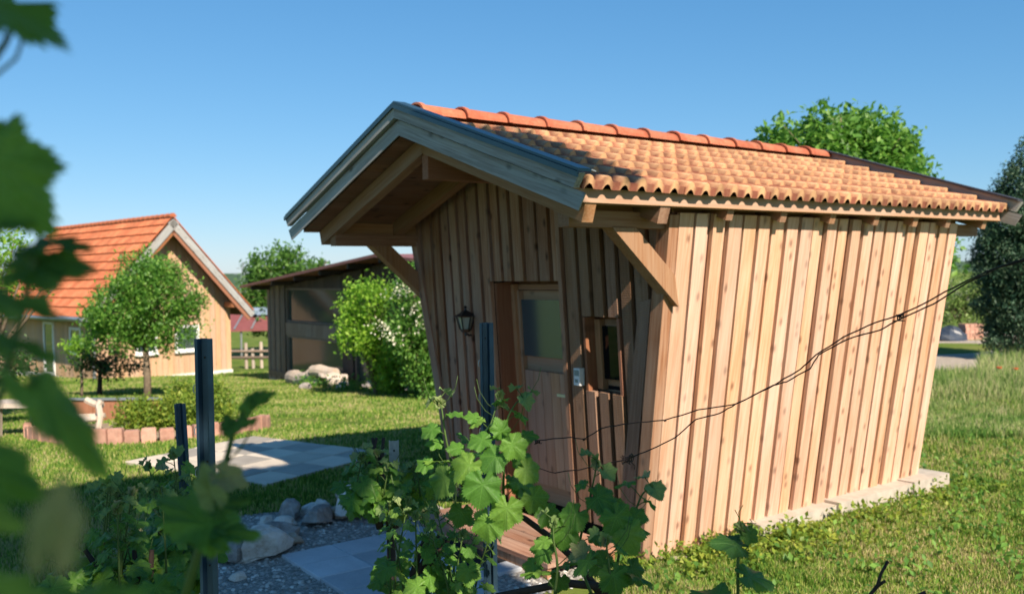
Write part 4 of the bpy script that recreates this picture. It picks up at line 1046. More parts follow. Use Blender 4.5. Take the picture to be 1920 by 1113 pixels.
# planted bed bushes
BB = [((250, 795), .20, .20), ((285, 790), .18, .17), ((320, 770), .22, .24), ((350, 775), .2, .24), ((395, 770), .22, .28), ((340, 735), .18, .22), ((400, 735), .16, .22), ((265, 765), .14, .14)]
bl = ['low yellow-green bush at the left of the planted bed', 'small low bush second from the left in the bed', 'middle bush of the planted bed beneath the apple tree', 'rounded bush just left of the steel post', 'tall bush right of the steel post in the bed', 'airy reddish bush behind the bed centre', 'airy shrub at the right rear of the bed', 'small tuft at the rear left of the bed']
for i, ((x_, y_), r_, h_) in enumerate(BB):
    D_ = 12.6 if y_ > 760 else 13.3; c = at(x_, y_, D_); g_ = G(c.x, c.y)
    hh = max(.2, c.z-g_)
    tree('garden_bush', (c.x, c.y, g_), [((0, 0, hh*.85), (r_*1.35, r_*1.2, h_*1.15)), ((.08, 0, hh*.4), (r_*1.2, r_, h_))], 85, 24, .05, .055, 'bush', bl[i], .012, 50+i, cat='bush', group='bushes in the brick-edged bed', limbs=False)
# climber and elder beside the barn
c = at(700, 620, 19.3); g_ = G(c.x, c.y)
tree('leafy_shrub', (c.x, c.y, g_), [((-.05, 0, 1.95-.0), (.62, .5, .5)), ((-.25, 0, 1.35), (.5, .5, .5)), ((.3, 0, 1.1), (.5, .5, .5)), ((.35, 0, .5), (.42, .45, .5)), ((-.5, 0, 1.9), (.22, .3, .35))], 300, 26, .10, .095, 'bright', 'bright yellow-green shrub in front of the dark barn bay', .05, 6, cat='shrub', shell=.45)
c = at(790, 620, 18.0); g_ = G(c.x, c.y)
eld = tree('elder_bush', (c.x, c.y, g_), [((0, 0, 2.0), (.6, .55, .6)), ((-.1, 0, 1.3), (.62, .55, .6)), ((.25, 0, 1.0), (.6, .5, .7)), ((.1, 0, .45), (.5, .5, .5)), ((-.15, 0, 2.45), (.3, .3, .2))], 300, 26, .10, .10, 'elder', 'elder bush with creamy flower heads between barn and hut', .05, 7, cat='shrub', shell=.5)
def flower_heads(parent, pts, r_, mat, nm='flower_head', n=40, seed=0):
    rr = np.random.default_rng(seed)
    P = rr.normal(0, 1, (n, 3))*np.array([r_, r_, r_*.25]); V, F = leaf_cloud(P, 1, 0, r_*.35, up=2, asp=.9, seed=seed); me = np_mesh(nm, V, F); me.materials.append(M[mat])
    for p in pts:
        link(nm, me, None, parent, kind='stuff', M=Matrix.Translation(p) @ Matrix.Rotation(random.uniform(0, 6), 4, 'Z') @ Matrix.Rotation(random.uniform(-.3, .3)+.5, 4, 'X'))
random.seed(12)
fl = []
for (x_, y_) in ((762, 540), (745, 548), (790, 545), (805, 560), (780, 575), (790, 610), (720, 612), (730, 630), (800, 520), (810, 590)):
    q = at(x_, y_, 17.15)-Vector((c.x, c.y, g_)); fl.append(q)
flower_heads(eld, fl, .13, 'flower', seed=3, n=45)
# tree behind the barn
c = at(535, 560, 44); g_ = G(c.x, c.y)
tree('walnut_tree', (c.x, c.y, g_), [((0, 0, c.z-g_+1.3), (1.7, 1.5, .9)), ((-.9, 0, c.z-g_+.5), (1.3, 1.2, .9)), ((1.0, 0, c.z-g_+.9), (1.3, 1.2, .8)), ((.2, 0, c.z-g_+2.2), (.8, .8, .5)), ((-.3, 0, c.z-g_-.8), (1.9, 1.5, .9)), ((1.9, 0, c.z-g_+1.6), (.35, .4, .3)), ((-1.3, 0, c.z-g_+1.6), (.5, .5, .3))], 420, 20, .2, .24, 'walnut', 'light green walnut tree behind the barn roof', .2, 8, shell=.2)
# tree behind the hut
c = at(1565, 330, 18.0); g_ = G(c.x, c.y); hz = c.z-g_
tree('maple_tree', (c.x, c.y, g_), [((-.55, 0, hz+.35), (1.0, 1.0, .8)), ((.35, 0, hz+.6), (.95, 1, .75)), ((.9, 0, hz-.1), (.9, 1, .9)), ((-.9, 0, hz-.3), (.75, 1, .8)), ((.1, 0, hz-.5), (1.4, 1.1, 1.0)), ((1.4, 0, hz-.7), (.6, .6, .6)), ((1.75, 0, hz-1.55), (.62, .5, .75)), ((-.15, 0, hz+1.05), (.35, .4, .25)), ((-1.3, 0, hz+.45), (.28, .3, .25)), ((1.3, 0, hz+.6), (.3, .3, .28)), ((.75, 0, hz+.45), (.8, .8, .6))], 760, 30, .11, .15, 'apple', 'bushy green tree rising behind the hut roof', .13, 9, shell=.55)
# conifer on the right
c = at(1925, 670, 20.0); cx2, cy2 = c.x, c.y
con = tree('cypress_tree', (cx2, cy2, 0), [((0, 0, .6), (.88, .8, .6)), ((0, 0, 1.2), (1.02, .9, .8)), ((0, 0, 2.1), (1.1, 1.0, .95)), ((.03, 0, 3.0), (1.0, .9, .85)), ((.12, 0, 3.75), (.74, .7, .65)), ((.22, 0, 4.3), (.42, .45, .5))], 2300, 30, .075, .08, 'conifer', 'dense dark blue-green conifer at the right edge', .15, 10, shell=.7, up=.2, asp=.4, droop=.4)
# flowering shrub by the gravel lot
c = at(1798, 590, 26.5); g_ = G(c.x, c.y)
fs_ = tree('lilac_bush', (c.x, c.y, g_), [((-.15, 0, .75), (.6, .6, .6)), ((.25, 0, 1.3), (.6, .6, .6)), ((.55, 0, .9), (.5, .5, .6)), ((-.55, 0, 1.0), (.4, .4, .5))], 200, 24, .1, .10, 'elder_far', 'pale green bush full of cream blossom beyond the gravel lot', .05, 11, cat='shrub')
random.seed(13); fl = []
for i in range(40): fl.append(Vector((random.uniform(-.8, 1.0), random.uniform(-.75, -.4), random.uniform(.4, 1.85))))
flower_heads(fs_, fl, .05, 'flower', seed=4, n=14)
tree('dark_shrub', (12.7, 29.5, 0), [((0, 0, .9), (1.6, .8, .9)), ((-1.6, 0, .8), (1.2, .8, .8))], 200, 22, .14, .13, 'sapling', 'dark hedge-like shrub behind the blossoming bush', .08, 14, cat='shrub', limbs=False)
# unseen tree added behind the viewer to cast shade on roof, vines and rocks
C0 = Vector((3.2, -3.3, 6.6)); tb_ = Vector((3.9, -3.9, 0))
root = empty('added_shade_tree', tb_, 0, label='unseen leafy tree added outside the view to shade the roof corner, vines and rocks', cat='tree')
lob = [((-.7, .6, 6.6), (3.0, 2.6, 2.3)), ((-2.9, 2.2, 6.9), (2.4, 2.2, 1.8)), ((-4.2, 3.8, 6.9), (2.2, 1.9, 1.5)), ((1.2, -1.2, 7.0), (2.2, 2.2, 2.0)), ((-1.1, 4.7, 6.9), (1.6, 1.3, 1.5)), ((-3.0, 5.2, 6.9), (2.0, 1.7, 1.5))]
P = lobes_points(lob, 4800, 99, .2)
V, F = leaf_cloud(P, 6, .16, .30, up=.5, asp=.7, seed=98)
Vw = V.reshape(-1, 4, 3)+np.array(tb_); cen = Vw.mean(1)
lx, ly = loc(cen[:, 0], cen[:, 1]); sX = SUN.dot(XA); sY = SUN.dot(YA); t = (lx-.4)/sX; Yp = ly-sY*t; Zp = cen[:, 2]-SUN.z*t
keep = ((Zp > 2.45) & (Zp < 4.15) & (Yp < -.50)) | ((Yp < -1.10) & (Zp <= 2.45)) | ((Yp < -2.6))  # crown shaped for its shadow: keeps only leaves that shade the chosen places
keep &= (lx-sX*cen[:, 2]/SUN.z) > -5.05
SV = np.array(SUN)
for tgt, rad_, pk in (((-.05, 2.75, 1.4), .6, .38), ((.38, 2.5, 1.15), .6, .22), ((-.33, .8, 1.9), .55, .32), ((-.9, 3.1, 1.1), .9, .22), ((-.4, 3.9, 1.0), .5, .5)):  # thins the crown along sun rays to let light onto the vines
    dv_ = cen-np.array(tgt); al_ = dv_@SV; ds_ = np.linalg.norm(dv_-al_[:, None]*SV, axis=1); keep &= ~((ds_ < rad_) & (rng.uniform(0, 1, len(ds_)) > pk))
el_ = (cen[:, 2]-2)/np.maximum(.01, np.hypot(cen[:, 0], cen[:, 1])); keep &= ~((cen[:, 1] > 0) & (el_ < .6))
Vk = V.reshape(-1, 4, 3)[keep].reshape(-1, 3); nk = len(Vk)//4; Fk = np.arange(nk*4).reshape(nk, 4); Fk = np.stack([Fk[:, [0, 1, 2]], Fk[:, [0, 2, 3]]], 1).reshape(-1, 3)
link('crown', np_mesh('crown', Vk, Fk), M['walnut'], root)
q = MB(); q.tube([(0, 0, -.2), (-.1, .1, 2.5), (-.5, .4, 5.2), (-.9, .8, 7.2)], [.26, .2, .15, .05], 10); q.build('trunk', M['bark'], root, smooth=True)

# ------------------------------------------------------------------ grass
def vnoise(x, y, sc, seed):
    g = np.random.default_rng(seed).uniform(0, 1, (97, 97)); u = (np.asarray(x)*sc) % 96; v = (np.asarray(y)*sc) % 96; i = u.astype(int); j = v.astype(int); a = u-i; b = v-j; a = a*a*(3-2*a); b = b*b*(3-2*b)
    return (g[i, j]*(1-a)+g[i+1, j]*a)*(1-b)+(g[i, j+1]*(1-a)+g[i+1, j+1]*a)*b
def blades(name, x, y, h, wd, mat, seed, label, lean=.5, z=None):
    r = np.random.default_rng(seed); N = len(x); zz = gz(x, y) if z is None else z
    a = r.uniform(0, 2*np.pi, N); b = r.uniform(0, 2*np.pi, N)
    sx, sy = np.cos(a)*wd/2, np.sin(a)*wd/2; l = r.uniform(.1, 1, N)*lean
    bx, by = np.cos(b)*l*h, np.sin(b)*l*h
    p0 = np.stack([x-sx, y-sy, zz-.005], 1); p1 = np.stack([x+sx, y+sy, zz-.005], 1)
    m0 = np.stack([x-sx*.7+bx*.35, y-sy*.7+by*.35, zz+h*.6], 1); m1 = np.stack([x+sx*.7+bx*.35, y+sy*.7+by*.35, zz+h*.6], 1)
    t = np.stack([x+bx, y+by, zz+h*(1-.35*l)], 1)
    V = np.stack([p0, p1, m1, m0, t], 1).reshape(-1, 3); F = np.arange(N)[:, None]*5
    tri = np.concatenate([F+np.array([[0, 1, 2]]), F+np.array([[0, 2, 3]]), F+np.array([[3, 2, 4]])], 1).reshape(-1, 3)
    return link(name, np_mesh(name, V, tri), mat, label=label, cat='grass', kind='stuff')
M['grass'] = None
def grassmat(name, st, sc=.5, trans=.3):
    s = NT(name); ge = s.n('ShaderNodeNewGeometry'); n = s.noise(s.coord(rnd=False), sc, 4, .65); n2 = s.noise(s.coord(rnd=False), sc*9, 3, .6)
    f = s.math('ADD', s.math('ADD', s.math('MULTIPLY', n, .5), s.math('MULTIPLY', n2, .25)), s.math('MULTIPLY', ge.outputs['Random Per Island'], .28))
    col = s.ramp(f, st); s.fin(col, .6, .2); t = s.n('ShaderNodeBsdfTranslucent'); s.l(col, t.inputs[0]); x_ = s.n('ShaderNodeMixShader'); x_.inputs[0].default_value = trans
    s.l(s.p.outputs[0], x_.inputs[1]); s.l(t.outputs[0], x_.inputs[2]); s.l(x_.outputs[0], s.out.inputs[0]); return s.m
M['grass'] = grassmat('grass_blade', [(.38, (.05, .13, .015)), (.47, (.12, .25, .03)), (.545, (.25, .34, .055)), (.60, (.40, .40, .13)), (.66, (.46, .38, .2))])
M['tallgrass'] = grassmat('tall_grass_blade', [(.38, (.07, .18, .03)), (.48, (.16, .28, .05)), (.56, (.32, .38, .13)), (.64, (.5, .47, .25))], .8)
def scatter(n, x0, x1, y0, y1, seed, pw=1.0):
    r = np.random.default_rng(seed); y = y0*(y1/y0)**(r.uniform(0, 1, n)**pw); u = r.uniform(x0, x1, n); x = (u-960)/F_PX*y
    return x, y
ppoly = [tuple(p0+uu*a+vv*b)[:2] for a, b in ((-.02, -.02), (2.26, -.02), (2.26, 1.81), (-.02, 1.81))]
def mask(x, y):
    X, Y = loc(x, y); k = ~inpoly(x, y, gpoly) & ~inpoly(x, y, ppoly) & ~inpoly(x, y, lot)
    k &= ~((X > -2.4) & (X < .02+.19*(Y > 1)) & (Y > -.05) & (Y < 3.62)); k &= ~((X > -1.7) & (X < -.0) & (Y > -1.95) & (Y < -.6))
    bx, by = x-cx, y-cy; k &= ~((bx/1.62)**2+(by/1.55)**2 < 1)
    gx, gy = x+7.18, y-27.1; bxx = gx*bu.x+gy*bu.y; byy = -gx*bu.y+gy*bu.x
    k &= ~((bxx > -.1) & (bxx < 12) & (byy > .0) & (byy < 3))
    return k
# right-hand lawn
x, y = scatter(330000, 1100, 2350, 5.3, 19, 1); k = mask(x, y) ; x, y = x[k], y[k]
nz = np.sin(x*1.7+.4*y)*np.cos(y*1.1-x*.6)
far = sst(9.0, 12.5, y+.3*nz)
vn = vnoise(x+50, y, 2.2, 1)*.6+vnoise(x+50, y, 6, 2)*.4
h = (.02+.03*rng.uniform(0, 1, len(x))+.11*np.clip(vn-.4, 0, 1))*(1+1.3*far)
blades('lawn_grass', x, y, np.clip(h, .02, .3), (.004+.00055*y), M['grass'], 2, 'sunlit lawn grass right of the hut')
# left-hand lawn
x, y = scatter(290000, -250, 1000, 6.0, 33, 3, .9); k = mask(x, y) & (gz(x, y) > -2)
bare = np.exp(-(((x+2.9)/1.5)**2+((y-13.6)/.8)**2))*1.5+.55*np.exp(-(((x+1.6)/1.2)**2+((y-15.3)/.7)**2)); k &= (rng.uniform(0, 1, len(x)) > bare*vnoise(x+30, y, 3, 5)*1.4); x, y = x[k], y[k]
dry = (np.sin(x*.9+2)*np.cos(y*.7) > .75)
h = .03+.02*rng.uniform(0, 1, len(x)); h = h*np.where(dry, .4, 1)
blades('lawn_grass', x, y, h*(1+y*.02), (.004+.0008*y), M['grass'], 4, 'short lawn grass between the hut and the background buildings')
# rough taller grass strips at the right rear
x, y = scatter(45000, 1690, 1980, 10.5, 15.9, 5); k = mask(x, y); x, y = x[k], y[k]
strip = sst(13.0, 14.0, y+.4*np.sin(x*2)); h = (.07+.10*rng.uniform(0, 1, len(x)))*(1-.3*strip)+.34*strip*rng.uniform(.2, 1, len(x))**1.5
blades('tall_grass', x, y, h, .012, M['tallgrass'], 6, 'tall unmown grass and weeds beside the gravel lot', .35)
x, y = scatter(9000, 1835, 2000, 14.0, 18.2, 15); h = rng.uniform(.12, .5, len(x))
blades('tall_grass', x, y, h, .014, M['tallgrass'], 16, 'tallest grass and weeds beneath the conifer at the right edge', .4)
r = np.random.default_rng(77); wx, wy_ = scatter(420, 1150, 1990, 5.4, 13, 78); kk_ = mask(wx, wy_); wx, wy_ = wx[kk_], wy_[kk_]
V, F = leaf_cloud(np.stack([wx, wy_, .03+0*wx], 1), 14, .045, .055, up=1.6, asp=.55, seed=79); link('weeds', np_mesh('weeds', V, F), M['elder'], label='broad-leaved weeds scattered through the right-hand lawn', cat='weeds', kind='stuff')
# weeds at the foot of the side wall
r = np.random.default_rng(9); Yl = r.uniform(-.3, 3.9, 150); Xl = .08+r.gamma(1.6, .12, 150)+.2*(Yl > 1)*1; Yl = np.where((Yl > 1.2) & (r.uniform(0, 1, 150) < .6), Yl*.35, Yl)
Xl = Xl[:]; P = np.array([tuple(hw(a, b, .03+.05*r.uniform())) for a, b in zip(Xl, Yl)])
V, F = leaf_cloud(P, 24, .035, .045, up=1.2, asp=.6, seed=33); link('weeds', np_mesh('weeds', V, F), M['bush'], label='low weeds growing along the foot of the sunlit board wall', cat='weeds', kind='stuff')
# weeds under the barn windows
P = np.array([tuple(BP+bu*a+Vector((-.81, -.588, 0))*(.5+.4*b)+Vector((0, 0, G(*(BP+bu*a)[:2])-bz+.12*b+.05))) for a, b in zip(r.uniform(3.2, 11, 60), r.uniform(0, 1, 60))])
V, F = leaf_cloud(P, 24, .10, .10, up=1, asp=.5, seed=34); link('weeds', np_mesh('weeds', V, F), M['elder'], label='green weeds along the foot of the barn', cat='weeds', kind='stuff')
# poppies
random.seed(6)
for i, (x_, y_, lb) in enumerate(((1903, 692, 'brightest red poppy in the tall grass at the right edge'), (1872, 690, 'faint red poppy left of the brightest one'), (1915, 716, 'low red poppy nearest the right frame edge'))):
    c = at(x_, y_, 14.8); g_ = G(c.x, c.y); root = empty('poppy', (c.x, c.y, g_), 0, label=lb, cat='flower', group='poppies in the tall grass')
    q = MB(); q.tube([(0, 0, 0), (.01, 0, c.z-g_)], .004, 4); q.build('stem', M['shoot'], root)
    q = MB(); q.lathe([(.008, -.01), (.035, .0), (.045, .022)], 8, (.01, 0, c.z-g_)); q.build('petals', M['redflower'], root)

# ================================================================== FOREGROUND: POSTS, WIRE, VINES
def steel_post(p, top, rz, label, w_=.05, lean=(0, 0), mat='post', name='vineyard_post', h0=-.3, wires=True):
    root = empty(name, (p.x, p.y, 0), rz, label=label, cat='post')
    # omega / hat section seen from the open side
    s_ = w_/.05; prof = [(-.025, .0), (-.017, .0), (-.012, .022), (.004, .022), (.010, .004), (.025, .004)]
    th = .003; prof = [(a*s_, b*s_) for a, b in prof]; inner = [(a, b+th) for a, b in prof]
    ring = prof+inner[::-1]; n = len(ring); Z0, Z1 = h0, top
    vs = [(a+lean[0]*(z/top), b+lean[1]*(z/top), z) for z in (Z0, Z1) for a, b in ring]
    q = MB(); q.add(vs, [(i, (i+1) % n, n+(i+1) % n, n+i) for i in range(n)]+[tuple(range(n, 2*n))]); q.build('profile', M[mat], root)
    q = MB()
    z = top-.055
    while z > .5 and wires:
        q.lathe([(.0028, 0), (.0028, .001)], 8, M=Matrix.Translation((-.003, .0205, z)) @ Matrix.Rotation(math.pi/2, 4, 'X')); z -= .30
    if wires: q.build('hole', M['posthole'], root)
    q = MB(); z = top-.13
    if wires:
        while z > .4:
            q.tube([(-.026*s_, .0, z), (-.030*s_, .0, z-.006), (-.031*s_, 0, z-.02), (-.027*s_, 0, z-.024)], .0014, 5); z -= .12
        q.build('wire_hook', M['galv'], root)
    return root
P1 = at(387, 900, 2.62); steel_post(P1, 1.835, .0, 'dark blue-grey steel vineyard post standing left of the patio')
P2 = at(917, 900, 3.25); steel_post(P2, 1.835, .12, 'steel vineyard post standing in front of the hut door, wrapped by the vine')
P3 = at(362, 900, 4.3); steel_post(P3, 1.43, .5, 'short leaning blue pipe post just behind the left steel post', .052, (-.05, 0), wires=False)
g3 = at(740, 900, 4.25)
root = empty('perforated_post', (g3.x, g3.y, 0), .2, label='short galvanised perforated post rising from the vine by the patio', cat='post')
q = MB(); q.box((-.022, -.002, -.2), (.022, .002, 1.245)); q.box((-.022, .002, -.2), (-.018, .022, 1.245)); q.box((.018, .002, -.2), (.022, .022, 1.245)); q.build('profile', M['galv'], root)
q = MB()
for i in range(10): q.lathe([(.005, 0), (.005, .001)], 8, M=Matrix.Translation((0, -.0025, 1.2-i*.05)) @ Matrix.Rotation(math.pi/2, 4, 'X'))
q.build('hole', M['posthole'], root)
# twisted wire
def wire_path(pts, seed, wob=1.2):
    r_ = random.Random(seed); out = []
    for i in range(len(pts)-1):
        a, b = pts[i], pts[i+1]; n = 4
        for j in range(n):
            t = j/n; out.append(at(a[0]*(1-t)+b[0]*t+r_.uniform(-wob, wob), a[1]*(1-t)+b[1]*t+r_.uniform(-wob, wob), a[2]*(1-t)+b[2]*t))
    out.append(at(*pts[-1])); return out
wr = empty('trellis_wire', at(1010, 825, 3.1), 0, label='pair of loose rusty twisted wires running from the vine up across the board wall', cat='wire')
wo = wr.location
def DD(x): return 3.15-(x-980)/940*1.1
ua = [(930, 806), (1008, 826), (1065, 819), (1095, 823), (1130, 802), (1180, 793), (1245, 787), (1310, 768), (1380, 757), (1440, 728), (1500, 692), (1530, 665), (1580, 632), (1640, 605), (1688, 590), (1745, 562), (1800, 533), (1860, 505), (1925, 484)]
ub = [(905, 838), (998, 874), (1040, 886), (1085, 880), (1140, 868), (1175, 860), (1220, 842), (1265, 820), (1305, 786), (1350, 774), (1380, 757), (1450, 722), (1475, 715), (1520, 690), (1535, 665), (1590, 635), (1650, 618), (1688, 598), (1750, 570), (1815, 530), (1870, 502), (1925, 488)]
for ln_, sd in ((ua, 1), (ub, 2)):
    q = MB(); q.tube([p-wo for p in wire_path([(a, b, DD(a)) for a, b in ln_], sd, .8)], .0019, 6); q.build('strand', M['wire'], wr)
def knot(x_, y_, r_, turns, seed, tails=2):
    rr = random.Random(seed); c = at(x_, y_, DD(x_)-.004)-wo; pts = []; n_ = turns*7
    for i in range(n_):
        a = 2*math.pi*i/7; k_ = i/n_-.5; w_ = .30+.25*abs(k_)*2
        pts.append(c+RT*(r_*(k_*1.5+.25*math.sin(a)))+UP*(r_*w_*math.cos(a)*rr.uniform(.7, 1.3)+k_*r_*.4)+FW*(r_*w_*math.sin(a)*rr.uniform(.7, 1.2)))
    q = MB(); q.tube(pts, .0017, 5)
    for _ in range(tails): q.tube([c, c+RT*rr.uniform(-1.2, 1.2)*r_+UP*rr.uniform(-1.2, .4)*r_, c+RT*rr.uniform(-1.8, 1.8)*r_+UP*rr.uniform(-1.5, .6)*r_], .0014, 5)
    q.build('knot', M['wire'], wr)
knot(1008, 828, .012, 3, 1); knot(1177, 860, .024, 6, 2); knot(1247, 788, .006, 2, 3); knot(1688, 592, .012, 4, 4, 3); knot(1095, 823, .006, 2, 5, 1)

# ---- grape leaf meshes (tip towards +y, normal +z, unit size about 1)
def grape_leaf(name, seed, cup=.12, lob=.30, fold=.1):
    r_ = random.Random(seed); n = 96; ring = []
    tips = [(0, 1.0), (52, .88), (-52, .88), (106, .74), (-106, .74), (150, .58), (-150, .58)]
    for i in range(n):
        a = -180+360*i/n; R_ = .50
        for t, s_ in tips:
            d = abs((a-t+180) % 360-180); R_ = max(R_, s_*max(0, 1-lob*(d/25)**1.1))
        if abs(abs(a)-180) < 12: R_ = .13
        R_ *= 1+(.075 if i % 2 else -.05)*(1+.4*r_.uniform(-1, 1)); ring.append((math.radians(a), R_*.62))
    vs = [(0, 0, 0)]; fs = []; fr = (.3, .62, 1.0); ph = r_.uniform(0, 6)
    for k_, f_ in enumerate(fr):
        for i, (a, R_) in enumerate(ring):
            rr = R_*f_ if k_ == 2 else (R_*.6+.4*.45)*f_
            x_, y_ = rr*math.sin(a), rr*math.cos(a)
            z = cup*(-(x_*x_*1.4+y_*y_*.8))*2+fold*abs(x_)+.04*math.cos(a*7.2)*f_*f_+.035*math.sin(5*a+ph)*f_**2+.02*math.sin(11*a+ph)*f_**3 - .25*max(0, y_)**2
            vs.append((x_, y_, z))
    for i in range(n): j = (i+1) % n; fs.append((0, 1+j, 1+i))
    for k_ in range(2):
        b, c_ = 1+k_*n, 1+(k_+1)*n
        for i in range(n): j = (i+1) % n; fs.append((b+i, b+j, c_+j, c_+i))
    me = mesh(name, vs, fs, True); uv = me.uv_layers.new(name='UVMap')
    co = [(v[0]*1.55, v[1]*1.55) for v in vs]; uv.data.foreach_set('uv', [q for l in me.loops for q in co[l.vertex_index]]); return me
LM = {}
for kd in ('vine', 'vine_young', 'vine_dark'):
    LM[kd] = []
    for i in range(4):
        me = grape_leaf('leaf', 10*i+3, cup=(.10 if kd != 'vine_young' else -.05)+.05*i, lob=.15+.03*i, fold=(.08 if kd != 'vine_young' else .45)+.05*i); me.materials.append(M[kd]); LM[kd].append(me)
def put_leaf(root, p, tip, nrm, size, kd='vine', i=None, ws=1.0):
    tip = Vector(tip).normalized(); nrm = Vector(nrm); x_ = tip.cross(nrm).normalized(); n_ = x_.cross(tip)
    Mx = Matrix((x_, tip, n_)).transposed().to_4x4() @ Matrix.Diagonal((size*ws, size, size, 1)); Mx.translation = Vector(p)-root.location
    return link('leaf', LM[kd][random.randrange(4) if i is None else i], None, root, Mx)
def shoot(root, pts, r0=.0045, r1=.0018, sizes=(.12, .04), n=6, kd='vine', start=.15, spread=1.0, young_tip=True, tendril=True, seed=None, pet=1.0):
    """green shoot through world points with alternating petioled leaves"""
    if seed is not None: random.seed(seed)
    pts = [Vector(p) for p in pts]; o = root.location; q = MB()
    # smooth path
    path_ = []
    for i in range(len(pts)-1):
        for j in range(4):
            t = j/4; p_1 = pts[max(i-1, 0)]; p_2 = pts[i]; p_3 = pts[i+1]; p_4 = pts[min(i+2, len(pts)-1)]
            path_.append(.5*((2*p_2)+(p_3-p_1)*t+(2*p_1-5*p_2+4*p_3-p_4)*t*t+(3*p_2-p_1-3*p_3+p_4)*t**3))
    path_.append(pts[-1]); K = len(path_)
    q.tube([p-o for p in path_], [r0+(r1-r0)*i/(K-1) for i in range(K)], 7)
    tot = K-1; side = random.choice((-1, 1))
    for i in range(n):
        f_ = start+(1-start)*(i/max(1, n-1))**.9; ix = min(K-1, int(f_*tot)); p = path_[ix]
        ax = (path_[min(K-1, ix+1)]-path_[max(0, ix-1)]).normalized()
        side = -side; s_ = sizes[0]+(sizes[1]-sizes[0])*f_; s_ *= random.uniform(.8, 1.2)
        az = random.uniform(-.9, .9)
        out = (RT*side*math.cos(az)+Vector((FW.x, FW.y, 0))*math.sin(az)*.9)*spread
        out = (out-ax*out.dot(ax)*.6).normalized()
        e = p+(out*.75+Vector((0, 0, .45)))*s_*.75*pet
        q.tube([p-o, (p+out*s_*.25+Vector((0, 0, s_*.2)))-o, e-o], [max(.0011, r1*.8)]*3, 5)
        tipd = out+Vector((0, 0, random.uniform(-.9, .05)))
        nr = Vector((random.uniform(-.5, .5), random.uniform(-.6, .1), 1.0))+out*.35
        young = f_ > .78
        put_leaf(root, e, tipd, nr, s_*.95, 'vine_young' if (young and young_tip) else kd)
    if young_tip:
        p = path_[-1]; ax = (path_[-1]-path_[-3]).normalized()
        for i in range(4):
            dr = (ax+Vector((random.uniform(-.7, .7), random.uniform(-.5, .5), random.uniform(-.1, .4)))).normalized(); put_leaf(root, p-ax*.004*i, dr, RT*random.uniform(-1, 1)+UP*.3-FW*.5, sizes[1]*random.uniform(.5, .85), 'vine_young')
    if tendril:
        for _ in range(2):
            ix = random.randrange(K//2, K); p = path_[ix]; d = Vector((random.choice((-1, 1))*.04, random.uniform(-.02, .02), .03)); q.tube([p-o, p+d*.6-o, p+d*1.2+Vector((0, 0, .02))-o, p+d*1.4+Vector((0, 0, .05))-o], .0009, 5)
    q.build('shoot', M['shoot'], root, smooth=True)
def vine(label, loc_): return empty('grapevine', loc_, 0, label=label, cat='vine', group=None)
def px(*a): return [at(*p) for p in a]
# --- main vine at the second post
random.seed(101)
D0 = 2.75
v1 = vine('sharp grapevine with large hanging leaves climbing the post before the hut door', (P2.x, P2.y-.4, 0))
LS = .63
o = v1.location
q = MB(); q.tube([p-o for p in px((1135, 1125, 2.7), (1080, 1050, 2.72), (1030, 1005, 2.75), (985, 972, 2.78), (955, 955, 2.8), (948, 930, 2.8))], [.012, .011, .0095, .009, .007, .005], 9)
q.tube([p-o for p in px((1180, 1130, 2.65), (1120, 1098, 2.68), (1060, 1092, 2.7), (1000, 1104, 2.7), (930, 1118, 2.7))], [.013, .012, .012, .011, .011], 9)
q.tube([Vector((.55, .1, -.1)), Vector((.5, .0, .4)), at(1180, 1130, 2.65)-o], [.03, .025, .013], 9); q.build('cane', M['vinewood'], v1, smooth=True)
shoot(v1, px((945, 960, 2.78), (944, 900, 2.77), (947, 840, 2.76), (950, 790, 2.75), (968, 755, 2.75), (990, 742, 2.75)), sizes=(.10, .045), n=9, seed=3)
shoot(v1, px((945, 960, 2.78), (925, 880, 2.75), (912, 830, 2.76), (925, 780, 2.78), (938, 738, 2.8)), sizes=(.09, .04), n=6, seed=4)
shoot(v1, px((860, 905, 2.85), (845, 860, 2.83), (835, 815, 2.82), (828, 765, 2.82), (822, 752, 2.82)), sizes=(.10, .05), n=6, seed=5)
shoot(v1, px((948, 950, 2.78), (905, 920, 2.8), (870, 900, 2.82), (840, 880, 2.85)), sizes=(.12, .08), n=5, seed=6, young_tip=False)
for (x_, y_, D_, tx, tz, s_, kd) in ((905, 945, 2.62, -.15, -1, .19, 'vine'), (950, 985, 2.64, -.1, -1, .17, 'vine'), (880, 905, 2.66, -.75, -.7, .17, 'vine'), (930, 885, 2.64, -.6, -.6, .15, 'vine'), (835, 930, 2.72, -.5, -.8, .17, 'vine_dark'), (960, 860, 2.62, .5, -.6, .14, 'vine'), (905, 850, 2.68, -.8, -.2, .13, 'vine'),
    (985, 905, 2.66, .8, -.7, .13, 'vine'), (1000, 960, 2.68, .7, -.8, .14, 'vine'), (865, 985, 2.78, -.3, -1, .13, 'vine_dark'), (915, 1010, 2.66, -.1, -1, .17, 'vine'), (975, 885, 2.7, .9, -.2, .12, 'vine'), (860, 860, 2.74, -.7, .1, .10, 'vine'), (985, 838, 2.7, .9, .2, .10, 'vine'), (940, 830, 2.7, -.2, .6, .11, 'vine'), (890, 800, 2.76, -.8, .2, .09, 'vine'), (800, 890, 2.85, -.8, -.3, .11, 'vine'), (820, 850, 2.85, -.8, .1, .10, 'vine')):
    nr = Vector((random.uniform(-.5, .2), -1.0, .75)) if tz < -.5 else Vector((random.uniform(-.3, .3), -.7, 1))
    put_leaf(v1, at(x_, y_-30*s_/.15, D_), RT*tx+UP*tz-FW*.15, nr, s_*LS, kd)
